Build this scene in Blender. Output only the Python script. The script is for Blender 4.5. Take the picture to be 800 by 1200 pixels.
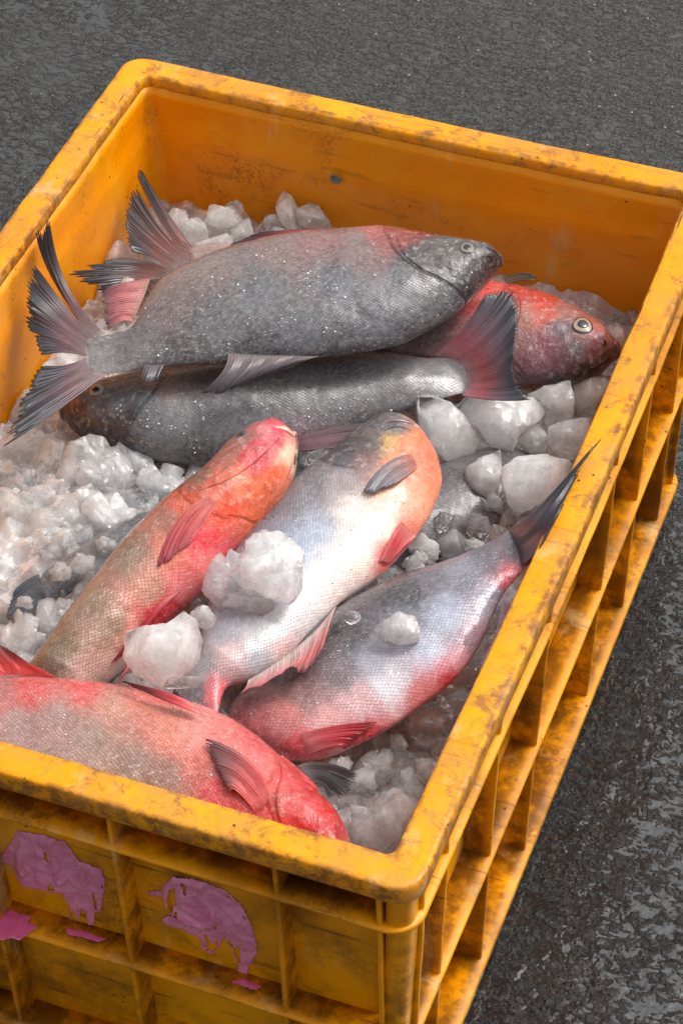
import bpy, math, random
import numpy as np
from mathutils import Matrix, Vector
from mathutils.bvhtree import BVHTree

scene = bpy.context.scene
COL = scene.collection
for o in list(bpy.data.objects):
    bpy.data.objects.remove(o)

# ------------------------------------------------------------------ camera
CAM = np.array([0.24675, -0.70644, 1.31416])
ROT = np.array([[0.9357588266, 0.3521607500, -0.0183908837],
                [0.2403216960, -0.6750102427, -0.6975719710],
                [-0.2580715034, 0.6483394007, -0.7162786613]])      # right, down, forward
FPX = 3003.85                                                        # focal length in 1/1200 of the frame height
cd = bpy.data.cameras.new('camera')
cam = bpy.data.objects.new('camera', cd)
COL.objects.link(cam)
m = Matrix.Identity(4)
for i in range(3):
    m[i][0] = ROT[0][i]; m[i][1] = -ROT[1][i]; m[i][2] = -ROT[2][i]; m[i][3] = CAM[i]
cam.matrix_world = m
cd.sensor_fit = 'VERTICAL'; cd.sensor_height = 24.0; cd.lens = FPX / 1200 * 24.0
cd.clip_start = 0.05; cd.clip_end = 500
scene.camera = cam

# ------------------------------------------------------------------ light
SUN_EL, SUN_AZ = math.radians(60), math.radians(52)     # azimuth measured from +Y towards +X
world = bpy.data.worlds.new('World'); scene.world = world
world.use_nodes = True
wn = world.node_tree.nodes; wl = world.node_tree.links
bg = wn['Background']
sky = wn.new('ShaderNodeTexSky'); sky.sky_type = 'NISHITA'; sky.sun_disc = False
sky.sun_elevation = SUN_EL; sky.sun_rotation = SUN_AZ
sky.air_density = 1.0; sky.dust_density = 6.0; sky.ozone_density = 1.0
hs = wn.new('ShaderNodeHueSaturation'); hs.inputs['Saturation'].default_value = 0.16   # overcast: the cloud takes the blue out
wl.new(sky.outputs[0], hs.inputs['Color']); wl.new(hs.outputs[0], bg.inputs['Color'])
bg.inputs['Strength'].default_value = 0.15
sd = bpy.data.lights.new('sun', 'SUN'); sd.energy = 1.1; sd.angle = math.radians(20); sd.color = (1.0, 0.965, 0.91)
sun = bpy.data.objects.new('sun', sd); COL.objects.link(sun)
sdir = Vector((math.sin(SUN_AZ) * math.cos(SUN_EL), math.cos(SUN_AZ) * math.cos(SUN_EL), math.sin(SUN_EL)))
sun.rotation_euler = sdir.to_track_quat('Z', 'Y').to_euler()
sun.location = (1, 1, 2)
vs = scene.view_settings
vs.view_transform = 'Standard'; vs.look = 'None'; vs.exposure = 0.36; vs.gamma = 1.0; vs.use_curve_mapping = False
cy = scene.cycles
cy.max_bounces = 14; cy.transmission_bounces = 12; cy.glossy_bounces = 4; cy.diffuse_bounces = 4
cy.use_denoising = True
cy.sample_clamp_indirect = 6.0

# ------------------------------------------------------------------ helpers
R = np.random.default_rng(7)
def sr(c, k=1.0):
    c = np.asarray(c, float) / 255.0
    return np.where(c <= 0.04045, c / 12.92, ((c + 0.055) / 1.055) ** 2.4) * k

def rays(px):
    px = np.atleast_2d(np.asarray(px, float))
    d = np.stack([(px[:, 0] - 400) / FPX, (px[:, 1] - 600) / FPX, np.ones(len(px))], 1) @ ROT
    return d / np.linalg.norm(d, axis=1, keepdims=True)
def project(P):
    Y = (np.asarray(P) - CAM) @ ROT.T
    return np.stack([400 + FPX * Y[..., 0] / Y[..., 2], 600 + FPX * Y[..., 1] / Y[..., 2]], -1)
def on_plane(px, p0, n):
    d = rays(px)
    t = ((p0 - CAM) @ n) / (d @ n)
    return CAM + d * t[:, None]
def at_z(px, z):
    return on_plane(px, np.array([0, 0, z]), np.array([0, 0, 1.0]))

def _hash(i, j, k, s):
    h = (i * 374761393 + j * 668265263 + k * 2147483647 + s * 974634777) & 0xFFFFFFFF
    h = ((h ^ (h >> 13)) * 1274126177) & 0xFFFFFFFF
    h = ((h ^ (h >> 16)) * 2246822519) & 0xFFFFFFFF
    return ((h ^ (h >> 15)) & 0xFFFFFF) / float(0xFFFFFF)
def vnoise(P, s=0):
    P = np.asarray(P, float)
    i = np.floor(P).astype(np.int64); f = P - i; f = f * f * (3 - 2 * f)
    r = 0
    for a in (0, 1):
        for b in (0, 1):
            for c in (0, 1):
                w = (f[:, 0] if a else 1 - f[:, 0]) * (f[:, 1] if b else 1 - f[:, 1]) * (f[:, 2] if c else 1 - f[:, 2])
                r = r + w * _hash(i[:, 0] + a, i[:, 1] + b, i[:, 2] + c, s)
    return r * 2 - 1
def fbm(P, o=4, s=0):
    r = 0; a = 1; t = 0
    for k in range(o):
        r = r + a * vnoise(np.asarray(P) * 2 ** k + 17.3 * k, s + k); t += a; a *= .5
    return r / t
def worley(P, s=0):
    P = np.asarray(P, float); i0 = np.floor(P).astype(np.int64)
    best = np.full(len(P), 9.0)
    for a in (-1, 0, 1):
        for b in (-1, 0, 1):
            for c in (-1, 0, 1):
                q = i0 + np.array([a, b, c])
                pt = np.stack([q[:, 0] + _hash(q[:, 0], q[:, 1], q[:, 2], s), q[:, 1] + _hash(q[:, 0], q[:, 1], q[:, 2], s + 1), q[:, 2] + _hash(q[:, 0], q[:, 1], q[:, 2], s + 2)], 1)
                best = np.minimum(best, np.linalg.norm(P - pt, axis=1))
    return best

def mesh(name, V, F, mat=None, smooth=True, attrs=None):
    me = bpy.data.meshes.new(name)
    V = np.asarray(V, np.float32)
    if isinstance(F, np.ndarray) and F.ndim == 2:
        nf, k = F.shape
        me.vertices.add(len(V)); me.vertices.foreach_set('co', V.ravel())
        me.loops.add(nf * k); me.loops.foreach_set('vertex_index', F.astype(np.int32).ravel())
        me.polygons.add(nf)
        me.polygons.foreach_set('loop_start', np.arange(0, nf * k, k, dtype=np.int32))
        me.polygons.foreach_set('loop_total', np.full(nf, k, np.int32))
        me.update(calc_edges=True); me.validate()
    else:
        me.from_pydata([tuple(map(float, v)) for v in V], [], [tuple(int(i) for i in f) for f in F]); me.update()
    me.polygons.foreach_set('use_smooth', np.full(len(me.polygons), smooth, bool))
    for k, a in (attrs or {}).items():
        a = np.asarray(a, np.float32)
        if a.ndim == 1:
            at = me.attributes.new(k, 'FLOAT', 'POINT'); at.data.foreach_set('value', a)
        elif a.shape[1] == 4:
            at = me.attributes.new(k, 'FLOAT_COLOR', 'POINT'); at.data.foreach_set('color', a.ravel())
        else:
            at = me.attributes.new(k, 'FLOAT_VECTOR', 'POINT'); at.data.foreach_set('vector', a.ravel())
    if mat: me.materials.append(mat)
    return me
def link(name, me, parent=None, loc=None):
    o = bpy.data.objects.new(name, me); COL.objects.link(o)
    if loc is not None: o.location = loc
    if parent is not None: o.parent = parent
    return o
def tag(o, label=None, cat=None, group=None, kind=None):
    for k, v in (('label', label), ('category', cat), ('group', group), ('kind', kind)):
        if v: o[k] = v
    return o
def grid_faces(nr, nc, close=False, off=0):
    r = np.arange(nr - 1)[:, None]; c = np.arange(nc if close else nc - 1)[None]
    c2 = (c + 1) % nc
    return (np.stack([r * nc + c, r * nc + c2, (r + 1) * nc + c2, (r + 1) * nc + c], -1).reshape(-1, 4) + off)
def catmull(P, n):
    P = np.asarray(P, float); k = len(P)
    d = np.r_[0, np.cumsum(np.linalg.norm(np.diff(P, axis=0), axis=1) ** .5 + 1e-9)]
    t = np.linspace(0, d[-1], n)
    i = np.clip(np.searchsorted(d, t, side='right') - 1, 0, k - 2)
    h = (d[i + 1] - d[i]); u = (t - d[i]) / h
    m_ = np.zeros_like(P)
    m_[1:-1] = (P[2:] - P[:-2]) / (d[2:] - d[:-2])[:, None]
    m_[0] = (P[1] - P[0]) / (d[1] - d[0]); m_[-1] = (P[-1] - P[-2]) / (d[-1] - d[-2])
    u = u[:, None]; h = h[:, None]
    return ((2 * u**3 - 3 * u**2 + 1) * P[i] + (u**3 - 2 * u**2 + u) * h * m_[i] + (-2 * u**3 + 3 * u**2) * P[i + 1] + (u**3 - u**2) * h * m_[i + 1])

# ------------------------------------------------------------------ node helpers
class NT:
    def __init__(s, name):
        s.m = bpy.data.materials.new(name); s.m.use_nodes = True
        s.t = s.m.node_tree; s.n = s.t.nodes; s.l = s.t.links
        s.p = s.n['Principled BSDF']
    def new(s, typ, **kw):
        nd = s.n.new(typ)
        for k, v in kw.items(): setattr(nd, k, v)
        return nd
    def put(s, sock, v):
        if hasattr(v, 'is_linked') or isinstance(v, bpy.types.NodeSocket): s.l.new(v, sock)
        elif isinstance(v, (tuple, list, np.ndarray)) and len(v) == 3 and sock.type == 'RGBA': sock.default_value = (*[float(x) for x in v], 1)
        else: sock.default_value = v
    def math(s, op, a, b=0.0, c=0.0, clamp=False):
        nd = s.new('ShaderNodeMath', operation=op, use_clamp=clamp)
        s.put(nd.inputs[0], a); s.put(nd.inputs[1], b)
        if op in ('MULTIPLY_ADD', 'SMOOTH_MIN', 'SMOOTH_MAX'): s.put(nd.inputs[2], c)
        return nd.outputs[0]
    def mix(s, f, a, b, mode='MIX'):
        nd = s.new('ShaderNodeMix', data_type='RGBA', blend_type=mode)
        s.put(nd.inputs[0], f); s.put(nd.inputs[6], a); s.put(nd.inputs[7], b)
        return nd.outputs[2]
    def noise(s, co, scale, detail=4, rough=.5, dist=0.0, out=0):
        nd = s.new('ShaderNodeTexNoise'); s.put(nd.inputs['Vector'], co)
        nd.inputs['Scale'].default_value = scale; nd.inputs['Detail'].default_value = detail
        nd.inputs['Roughness'].default_value = rough; nd.inputs['Distortion'].default_value = dist
        return nd.outputs[out]
    def voro(s, co, scale, feature='F1', rnd=1.0, out='Distance'):
        nd = s.new('ShaderNodeTexVoronoi', feature=feature); s.put(nd.inputs['Vector'], co)
        nd.inputs['Scale'].default_value = scale; nd.inputs['Randomness'].default_value = rnd
        return nd.outputs[out]
    def ramp(s, f, lo, hi, a=0.0, b=1.0):
        nd = s.new('ShaderNodeMapRange', interpolation_type='SMOOTHSTEP')
        s.put(nd.inputs[0], f); nd.inputs[1].default_value = lo; nd.inputs[2].default_value = hi
        nd.inputs[3].default_value = a; nd.inputs[4].default_value = b
        return nd.outputs[0]
    def bump(s, h, dist, strength=1.0, normal=None):
        nd = s.new('ShaderNodeBump'); s.put(nd.inputs['Height'], h)
        nd.inputs['Distance'].default_value = dist; nd.inputs['Strength'].default_value = strength
        if normal is not None: s.l.new(normal, nd.inputs['Normal'])
        return nd.outputs[0]
    def coord(s, which='Object'): return s.new('ShaderNodeTexCoord').outputs[which]
    def attr(s, name, out='Color'): return s.new('ShaderNodeAttribute', attribute_name=name).outputs[out]
    def sep(s, v):
        nd = s.new('ShaderNodeSeparateXYZ'); s.put(nd.inputs[0], v); return nd.outputs
    def comb(s, x, y, z):
        nd = s.new('ShaderNodeCombineXYZ')
        for i, v in enumerate((x, y, z)): s.put(nd.inputs[i], v)
        return nd.outputs[0]
    def set(s, **kw):
        for k, v in kw.items(): s.put(s.p.inputs[k.replace('_', ' ')], v)
        return s.m

# ------------------------------------------------------------------ materials
def mat_crate(name, grime_shade):
    t = NT(name); co = t.coord()
    x, y, z = t.sep(co)
    big = t.noise(co, 9, 5, .6); mid = t.noise(co, 38, 6, .65); fine = t.noise(co, 190, 4, .6)
    stretched = t.new('ShaderNodeMapping'); t.l.new(co, stretched.inputs[0]); stretched.inputs['Scale'].default_value = (1, 1, .25)
    c = t.mix(t.ramp(big, .3, .7), sr((238, 148, 0)), sr((232, 136, 0))) if name == 'wall_plastic' else t.mix(t.ramp(big, .3, .7), sr((236, 158, 2)), sr((232, 145, 0)))
    c = t.mix(t.ramp(mid, .45, .75, 0, .5), c, sr((240, 170, 24)))
    # brown dirt, and on ribs and panels painted shade, heavier where grime is set
    d1 = t.ramp(t.math('ADD', t.math('MULTIPLY', big, .55), t.math('MULTIPLY', mid, .45)), .60 - .17 * grime_shade, .78 - .12 * grime_shade, 0, .45 + .4 * grime_shade)
    c = t.mix(d1, c, sr((112, 74, 8) if grime_shade > .8 else (168, 100, 10) if grime_shade > .5 else (176, 118, 50)))
    # scuffs: dark blotches made of small grains
    blot = t.math('MULTIPLY', t.ramp(t.noise(co, 20, 4, .65), .50 - .03 * grime_shade + (.07 if grime_shade < .2 else 0), .74), t.ramp(t.noise(co, 420, 4, .75), .40, .68))
    c = t.mix(t.math('MULTIPLY', blot, .7 if grime_shade < .5 else .9), c, sr((98, 60, 36)))
    ax_ = t.math('SUBTRACT', .21, t.math('ABSOLUTE', t.math('ADD', x, .21))); ay_ = t.math('SUBTRACT', .299, t.math('ABSOLUTE', t.math('SUBTRACT', y, .299)))
    ins = t.math('MINIMUM', ax_, ay_)
    if name == 'rim_plastic':
        eg = t.math('MAXIMUM', t.ramp(ins, .0042, .0), t.ramp(t.math('ABSOLUTE', t.math('SUBTRACT', ins, .0185)), .003, .0004))
        c = t.mix(t.math('MULTIPLY', t.math('MULTIPLY', eg, t.ramp(t.noise(co, 90, 5, .75), .42, .60)), .75), c, sr((88, 52, 30)))
    elif grime_shade > .5 and grime_shade < .9:
        gr = t.math('MULTIPLY', t.ramp(ins, .003, .013), t.ramp(t.noise(co, 45, 6, .7), .32, .60))  # rib grime and painted shade, stronger inwards to the panel
        c = t.mix(t.math('MULTIPLY', gr, .85), c, sr((92, 52, 14)))
    if name == 'rim_plastic':
        c = t.mix(t.math('MULTIPLY', t.ramp(t.noise(co, 26, 6, .7), .42, .66), .6), c, sr((186, 130, 66)))
        c = t.mix(t.math('MULTIPLY', t.ramp(t.noise(co, 60, 6, .8, .5), .51, .66), .75), c, sr((120, 78, 52)))
    # small black specks
    sp = t.ramp(t.voro(co, 85), .10, .055)
    sp = t.math('MULTIPLY', sp, t.ramp(t.noise(co, 14, 2), .47, .55))
    c = t.mix(t.math('MULTIPLY', sp, .9), c, sr((48, 30, 18)))
    # long scratches
    mp = t.new('ShaderNodeMapping'); t.l.new(co, mp.inputs[0]); mp.inputs['Rotation'].default_value = (.5, .4, .7); mp.inputs['Scale'].default_value = (14, 320, 160)
    scn = t.noise(mp.outputs[0], 1.0, 2, .5)
    scr = t.math('MULTIPLY', t.ramp(scn, .62, .68), t.ramp(t.noise(co, 18, 2), .46, .56))
    c = t.mix(t.math('MULTIPLY', scr, .25 if name in ('wall_plastic', 'rim_plastic') else .6), c, sr((92, 54, 20)))
    pale = t.math('MULTIPLY', t.ramp(t.noise(stretched.outputs[0], 30, 5, .7), .56, .72), .40)
    c = t.mix(pale, c, sr((222, 190, 130)))
    if name == 'rim_plastic':
        # a split that runs along the inner edge of the two long rims
        wob = t.math('MULTIPLY', t.math('SUBTRACT', t.noise(t.comb(0.0, y, 0.0), 28, 4, .7), .5), .0035)
        for xc, ph in ((-.0165, .53), (-.4045, .52)):
            dx = t.math('ABSOLUTE', t.math('ADD', t.math('SUBTRACT', x, xc), wob))
            ln = t.math('MULTIPLY', t.ramp(dx, .00055, .0002), t.ramp(t.noise(t.comb(xc * 40, y, 0.0), 14, 2), ph, ph + .04))
            ln = t.math('MULTIPLY', ln, t.math('MULTIPLY', t.ramp(z, .2705, .272), t.math('MULTIPLY', t.ramp(y, .05, .06), t.ramp(y, .56, .55))))
            c = t.mix(ln, c, sr((70, 38, 16)))
    h = t.math('ADD', t.math('MULTIPLY', mid, .6), t.math('ADD', t.math('MULTIPLY', fine, .25), t.math('MULTIPLY', blot, -.3)))
    t.set(Base_Color=c, Roughness=t.ramp(mid, .3, .8, .26, .5), Subsurface_Weight=.08, Subsurface_Scale=.003,
          Subsurface_Radius=(1, .6, .15), Normal=t.bump(h, .0014, .55), Coat_Weight=.05, Coat_Roughness=.15, Specular_IOR_Level=.26)
    return t.m
M = {}
M['rim'] = mat_crate('rim_plastic', .3)
M['wall'] = mat_crate('wall_plastic', .24)
M['outer'] = mat_crate('rib_plastic', .89)  # high setting: dirt plus shade painted onto the ribs
M['panel'] = mat_crate('grimy_shaded_panel_plastic', 1.05)  # grime with the outer faces' shade mixed into the colour

def mat_skin():
    t = NT('wet_fish_skin'); s = t.attr('suv', 'Vector'); colr = t.attr('col'); sc = t.attr('scaly', 'Fac')
    co = t.coord()
    u, v, _ = t.sep(s)
    wobu = t.math('MULTIPLY', t.math('SUBTRACT', t.noise(co, 48, 3), .5), 2.6); v = t.math('ADD', v, t.math('MULTIPLY', t.math('SUBTRACT', t.noise(co, 31, 3), .5), 2.4))
    u = t.math('ADD', u, wobu)
    a = t.math('ADD', u, v); b = t.math('SUBTRACT', u, v)
    fa = t.math('FRACT', a); fb = t.math('FRACT', b)
    cell = t.new('ShaderNodeTexWhiteNoise', noise_dimensions='2D')
    t.l.new(t.comb(t.math('FLOOR', a), t.math('FLOOR', b), 0.0), cell.inputs['Vector'])
    rnd = cell.outputs['Value']
    r2 = t.math('SQRT', t.math('ADD', t.math('MULTIPLY', fa, fa), t.math('MULTIPLY', fb, fb)))
    ga = t.math('SUBTRACT', fa, .60); gb = t.math('SUBTRACT', fb, .60)
    dd = t.math('SQRT', t.math('ADD', t.math('MULTIPLY', ga, ga), t.math('MULTIPLY', gb, gb)))
    tailside = t.ramp(t.math('ADD', fa, fb), 1.15, .9)
    rim_ = t.math('MULTIPLY', t.ramp(dd, .50, .66), tailside)          # past the rounded free edge
    h = t.math('SUBTRACT', 1.0, t.math('MULTIPLY', t.math('ADD', fa, fb), .42))
    e = t.math('SUBTRACT', 1.0, rim_)
    groove = t.math('MAXIMUM', rim_, t.math('MULTIPLY', t.ramp(t.math('ADD', fa, fb), 1.25, 1.85), .55))
    fade = t.ramp(t.noise(co, 38, 3, .6), .32, .62, .12, 1.0)
    groove = t.math('MULTIPLY', groove, fade)
    lipb = t.math('MULTIPLY', t.math('MULTIPLY', t.ramp(dd, .34, .48), e), tailside)
    mott = t.noise(co, 40, 2, .5); mott2 = t.noise(co, 320, 3, .6)
    base = t.mix(t.ramp(mott, .3, .7, .38, 0), colr, t.mix(1.0, colr, (.55, .53, .55), 'MULTIPLY'))
    base = t.mix(t.ramp(mott2, .35, .75, .0, .07), base, t.mix(1.0, base, sr((245, 225, 215)), 'SCREEN'))
    hm = t.noise(co, 95, 5, .7, 1.2); hm2 = t.noise(co, 210, 4, .7)
    inv = t.math('SUBTRACT', 1.0, sc)
    base = t.mix(t.math('MULTIPLY', inv, t.ramp(hm, .46, .68, 0, .55)), base, t.mix(1.0, base, (.40, .30, .32), 'MULTIPLY'))
    base = t.mix(t.math('MULTIPLY', inv, t.ramp(hm2, .52, .70, 0, .40)), base, t.mix(1.0, base, (.55, .50, .47), 'SCREEN'))
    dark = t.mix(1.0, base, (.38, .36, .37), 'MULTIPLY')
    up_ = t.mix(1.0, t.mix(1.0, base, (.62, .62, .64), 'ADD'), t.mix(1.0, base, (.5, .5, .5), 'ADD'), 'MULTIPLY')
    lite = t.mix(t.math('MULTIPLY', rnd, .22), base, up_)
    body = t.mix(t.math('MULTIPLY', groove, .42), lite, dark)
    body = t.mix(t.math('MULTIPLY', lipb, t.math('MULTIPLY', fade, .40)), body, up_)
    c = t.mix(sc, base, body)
    glint = t.math('MULTIPLY', t.math('MULTIPLY', t.ramp(rnd, .86, .95), t.ramp(r2, .6, .25)), t.ramp(t.noise(co, 30, 3, .6), .48, .64))
    glint = t.math('MULTIPLY', glint, t.math('MULTIPLY', sc, .8))
    c = t.mix(glint, c, (.85, .87, .9))  # wet glints painted into the scale colour
    hh = t.math('MULTIPLY', t.math('MULTIPLY', h, e), sc)
    rough = t.math('ADD', t.ramp(mott, .3, .7, .22, .40), t.math('MULTIPLY', rnd, .06))
    n1 = t.bump(hh, .0006, .7)
    n2 = t.bump(t.math('ADD', t.math('MULTIPLY', mott2, .5), t.math('MULTIPLY', t.noise(co, 110, 3), 1.2)), .0006, .4, n1)
    n2 = t.bump(t.math('MULTIPLY', inv, t.math('ADD', hm, t.math('MULTIPLY', t.noise(co, 45, 3), 1.5))), .0022, .6, n2)
    n3 = t.bump(t.math('ADD', t.noise(co, 90, 3), t.math('MULTIPLY', inv, hm)), .0012, .6)
    t.set(Base_Color=c, Roughness=rough, Normal=n2, Subsurface_Weight=.12, Subsurface_Scale=.003, Subsurface_Radius=(1, .35, .25),
          Coat_Weight=.38, Coat_Roughness=.14, Coat_Normal=n3, Metallic=t.math('MULTIPLY', sc, .05), Specular_IOR_Level=.36)
    return t.m
M['skin'] = mat_skin()
def mat_fin():
    t = NT('fin_membrane'); colr = t.attr('col'); co = t.coord()
    n = t.noise(co, 240, 3, .6)
    c = t.mix(t.ramp(n, .35, .7, 0, .3), colr, t.mix(1.0, colr, (.5, .45, .45), 'MULTIPLY'))
    t.set(Base_Color=c, Alpha=t.attr('col', 'Alpha'), Roughness=.36, Coat_Weight=.35, Coat_Roughness=.18, Subsurface_Weight=.15, Subsurface_Scale=.002,
          Normal=t.bump(n, .0005, .5))
    return t.m
M['fin'] = mat_fin()
def mat_plain(name, c, rough=.3, coat=.5, **kw):
    t = NT(name); co = t.coord(); n = t.noise(co, 300, 3)
    t.set(Base_Color=t.mix(t.ramp(n, .3, .7, 0, .35), c, tuple(np.asarray(c) * .6)), Roughness=rough, Coat_Weight=coat, Coat_Roughness=.05, Normal=t.bump(n, .0003, .4), **kw)
    return t.m
M['pupil'] = mat_plain('fish_pupil', sr((28, 27, 30)), .12, 1.0)
M['lip'] = mat_plain('lip_crease', sr((150, 66, 66)), .35)
M['greylip'] = mat_plain('grey_lip', sr((120, 104, 100)), .25)
M['palelip'] = mat_plain('pale_lip', sr((226, 170, 152)), .25)
M['mouth'] = mat_plain('mouth_slit', sr((38, 24, 26)), .4)
M['paint'] = None
def mat_ice(name, clear, tint=(1, 1, 1)):
    t = NT(name); co = t.coord()
    n = t.noise(co, 45, 5, .65); f = t.noise(co, 240, 4, .65)
    w = t.voro(co, 190); w2 = t.voro(co, 75)
    h = t.math('ADD', t.math('MULTIPLY', f, .5), t.math('ADD', t.math('MULTIPLY', w, .45), t.math('MULTIPLY', w2, .5)))
    nb = t.bump(h, .0018, .55)
    base = t.mix(t.ramp(n, .3, .7), tuple(np.array([.99, .995, 1.0]) * tint), tuple(np.array([.95, .96, .97]) * tint))
    t.set(Base_Color=base, Roughness=.22, IOR=1.31, Subsurface_Weight=1.0, Subsurface_Scale=.03, Subsurface_Radius=(1.0, 1.05, 1.1),
          Normal=nb, Coat_Weight=1.0, Coat_Roughness=.04, Coat_IOR=1.5, Coat_Normal=nb)
    g = t.new('ShaderNodeBsdfPrincipled')
    g.inputs['Base Color'].default_value = (.985 * tint[0], .99 * tint[1], .995 * tint[2], 1); g.inputs['Roughness'].default_value = .08
    g.inputs['IOR'].default_value = 1.31; g.inputs['Transmission Weight'].default_value = 1
    t.l.new(nb, g.inputs['Normal']); g.inputs['Roughness'].default_value = .16
    mx = t.new('ShaderNodeMixShader')
    cl = t.ramp(n, .34, .66, clear - .14, clear + .16)
    t.l.new(t.math('MAXIMUM', cl, 0.0, clamp=True), mx.inputs[0])
    t.l.new(t.p.outputs[0], mx.inputs[1]); t.l.new(g.outputs[0], mx.inputs[2])
    t.l.new(mx.outputs[0], t.n['Material Output'].inputs['Surface'])
    return t.m
M['ice_white'] = mat_ice('cloudy_ice', .44)
M['ice_mid'] = mat_ice('half_clear_ice', .62)
M['ice_clear'] = mat_ice('clear_ice', .9)
M['crumb'] = mat_plain('melting_grain', (.62, .64, .66), .15, .8)
M['ice_pink'] = mat_ice('pinkish_ice', .40, (.97, .80, .74))
M['ice_bed'] = mat_ice('packed_ice', .50, (.84, .86, .88))

def mat_ground():
    t = NT('wet_asphalt'); co = t.coord()
    x, y, z = t.sep(co)
    # wetter towards the lower right of the crate, drier behind it
    wet = t.ramp(t.math('ADD', t.math('SUBTRACT', t.math('MULTIPLY', x, .9), y), t.math('MULTIPLY', t.noise(co, 5, 4), .5)), -.95, -.15)
    wet = t.math('MAXIMUM', wet, t.ramp(t.math('ADD', x, t.math('MULTIPLY', t.noise(co, 6, 3), .2)), -.30, -.58, 0, .75))
    warp = t.new('ShaderNodeMapping'); t.l.new(co, warp.inputs[0]); warp.inputs['Rotation'].default_value = (0, 0, .35); warp.inputs['Scale'].default_value = (1, 1.5, 1)
    wc = warp.outputs[0]
    n1 = t.noise(wc, 122, 5, .58, .7); n2 = t.noise(co, 380, 4, .65, .3); n3 = t.noise(co, 22, 3, .5)
    stones = t.voro(co, 260)
    h = t.math('ADD', t.math('MULTIPLY', n1, 1.0), t.math('ADD', t.math('MULTIPLY', n2, .26), t.math('MULTIPLY', t.math('SUBTRACT', n3, .1), .28)))
    h = t.math('ADD', h, t.math('MULTIPLY', t.ramp(stones, .5, .1), .10))
    level = t.math('ADD', .65, t.math('MULTIPLY', wet, .075))
    film = t.ramp(t.math('SUBTRACT', h, level), .012, -.012)
    hcut = t.math('MAXIMUM', h, level)
    hcut = t.math('ADD', hcut, t.math('MULTIPLY', t.noise(co, 50, 3), .16))
    rock = t.mix(t.ramp(n2, .35, .65), sr((40, 38, 35)), sr((86, 84, 79)))
    rock = t.mix(t.math('MULTIPLY', t.ramp(stones, .32, .12), .5), rock, sr((140, 134, 120)))
    fl = t.math('MULTIPLY', t.ramp(t.voro(co, 120), .14, .07), t.ramp(t.noise(co, 50, 2), .54, .60))
    dry = t.mix(fl, rock, sr((226, 218, 194)))
    wetc = t.mix(1.0, dry, (.17, .16, .145), 'MULTIPLY')
    c = t.mix(t.math('MULTIPLY', wet, .9), dry, wetc)
    c = t.mix(t.math('MULTIPLY', film, .7), c, t.mix(wet, sr((52, 51, 49)), sr((34, 36, 38))))
    rough_rock = t.math('MULTIPLY', t.ramp(n2, .3, .7, .20, .40), t.ramp(wet, 0, 1, 1, .55))
    rr = t.mix(film, rough_rock, t.mix(wet, (.24, .24, .24), (.10, .10, .10)))
    nrm = t.bump(hcut, .013, 1.0)
    t.set(Base_Color=c, Roughness=rr, Normal=nrm, Specular_IOR_Level=.6, Coat_Weight=t.ramp(wet, 0, 1, .35, 1.0), Coat_Roughness=.08, Coat_IOR=1.66, Coat_Normal=nrm)
    return t.m
M['ground'] = mat_ground()

# ------------------------------------------------------------------ ground
gx = np.unique(np.round(np.r_[np.linspace(-60, -2, 14), np.linspace(-2, 2, 161), np.linspace(2, 60, 14)], 4))
gX, gY = np.meshgrid(gx, gx, indexing='ij')
gP = np.stack([gX.ravel(), gY.ravel(), np.zeros(gX.size)], 1)
near = np.exp(-((gP[:, 0] ** 2 + gP[:, 1] ** 2) / 9))
gP[:, 2] = -.0035 + .0025 * fbm(gP * 9, 3, 3) * near
tag(link('ground', mesh('ground', gP, grid_faces(len(gx), len(gx)), M['ground'])), 'dark wet asphalt with grey film of water in its pits', None, None, 'structure')

# ------------------------------------------------------------------ crate
W, L, H = .42, .598, .274
NS, NC = 48, 10
def ring(inset, z, r, dent=True):
    """closed path round the crate at a distance in from the outer rim"""
    x0, x1, y0, y1 = -W + inset, -inset, inset, L - inset
    r = max(r, .0015); P = []; side = []
    cs = [((x1 - r, y0 + r), -90), ((x1 - r, y1 - r), 0), ((x0 + r, y1 - r), 90), ((x0 + r, y0 + r), 180)]
    for k in range(4):
        (cx, cy_), a0 = cs[k]
        for j in range(NC):
            a = math.radians(a0 + 90 * j / NC); P.append((cx + r * math.cos(a), cy_ + r * math.sin(a)))
            side.append(k)
        a = math.radians(a0 + 90); s = np.array([cx + r * math.cos(a), cy_ + r * math.sin(a)])
        (nx, ny), a1 = cs[(k + 1) % 4]; a = math.radians(a1)
        e = np.array([nx + r * math.cos(a), ny + r * math.sin(a)])
        for j in range(NS):
            P.append(tuple(s + (e - s) * j / NS)); side.append(k)
    P = np.array(P)
    V = np.c_[P, np.full(len(P), z)]
    return V
def warp(V):
    """use and age: the long walls bulge a little, the rims are wavy"""
    V = V.copy(); x, y, z = V.T
    ty = np.clip(y / L, 0, 1); tx = np.clip(-x / W, 0, 1)
    top = np.clip(z / H, 0, 1)
    bow = np.sin(math.pi * ty) ** 1.5 * top
    V[:, 0] += bow * .0035 * np.where(x > -W / 2, 1, 0) - bow * .0012 * np.where(x <= -W / 2, 1, 0)
    V[:, 1] += .002 * np.sin(math.pi * tx) * top * np.where(y > L / 2, -1, 0)
    q = V * np.array([13, 13, 9])
    V[:, 0] += .0011 * fbm(q, 3, 11) * top; V[:, 1] += .0009 * fbm(q, 3, 12) * top
    V[:, 2] += .0013 * fbm(V * np.array([16, 16, 3]), 3, 13) * top
    q = V * 90
    V += .00025 * np.stack([fbm(q, 2, 21), fbm(q, 2, 22), fbm(q, 2, 23)], 1)
    return V
def draft(z): return .0105 * (H - z) / H
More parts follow.
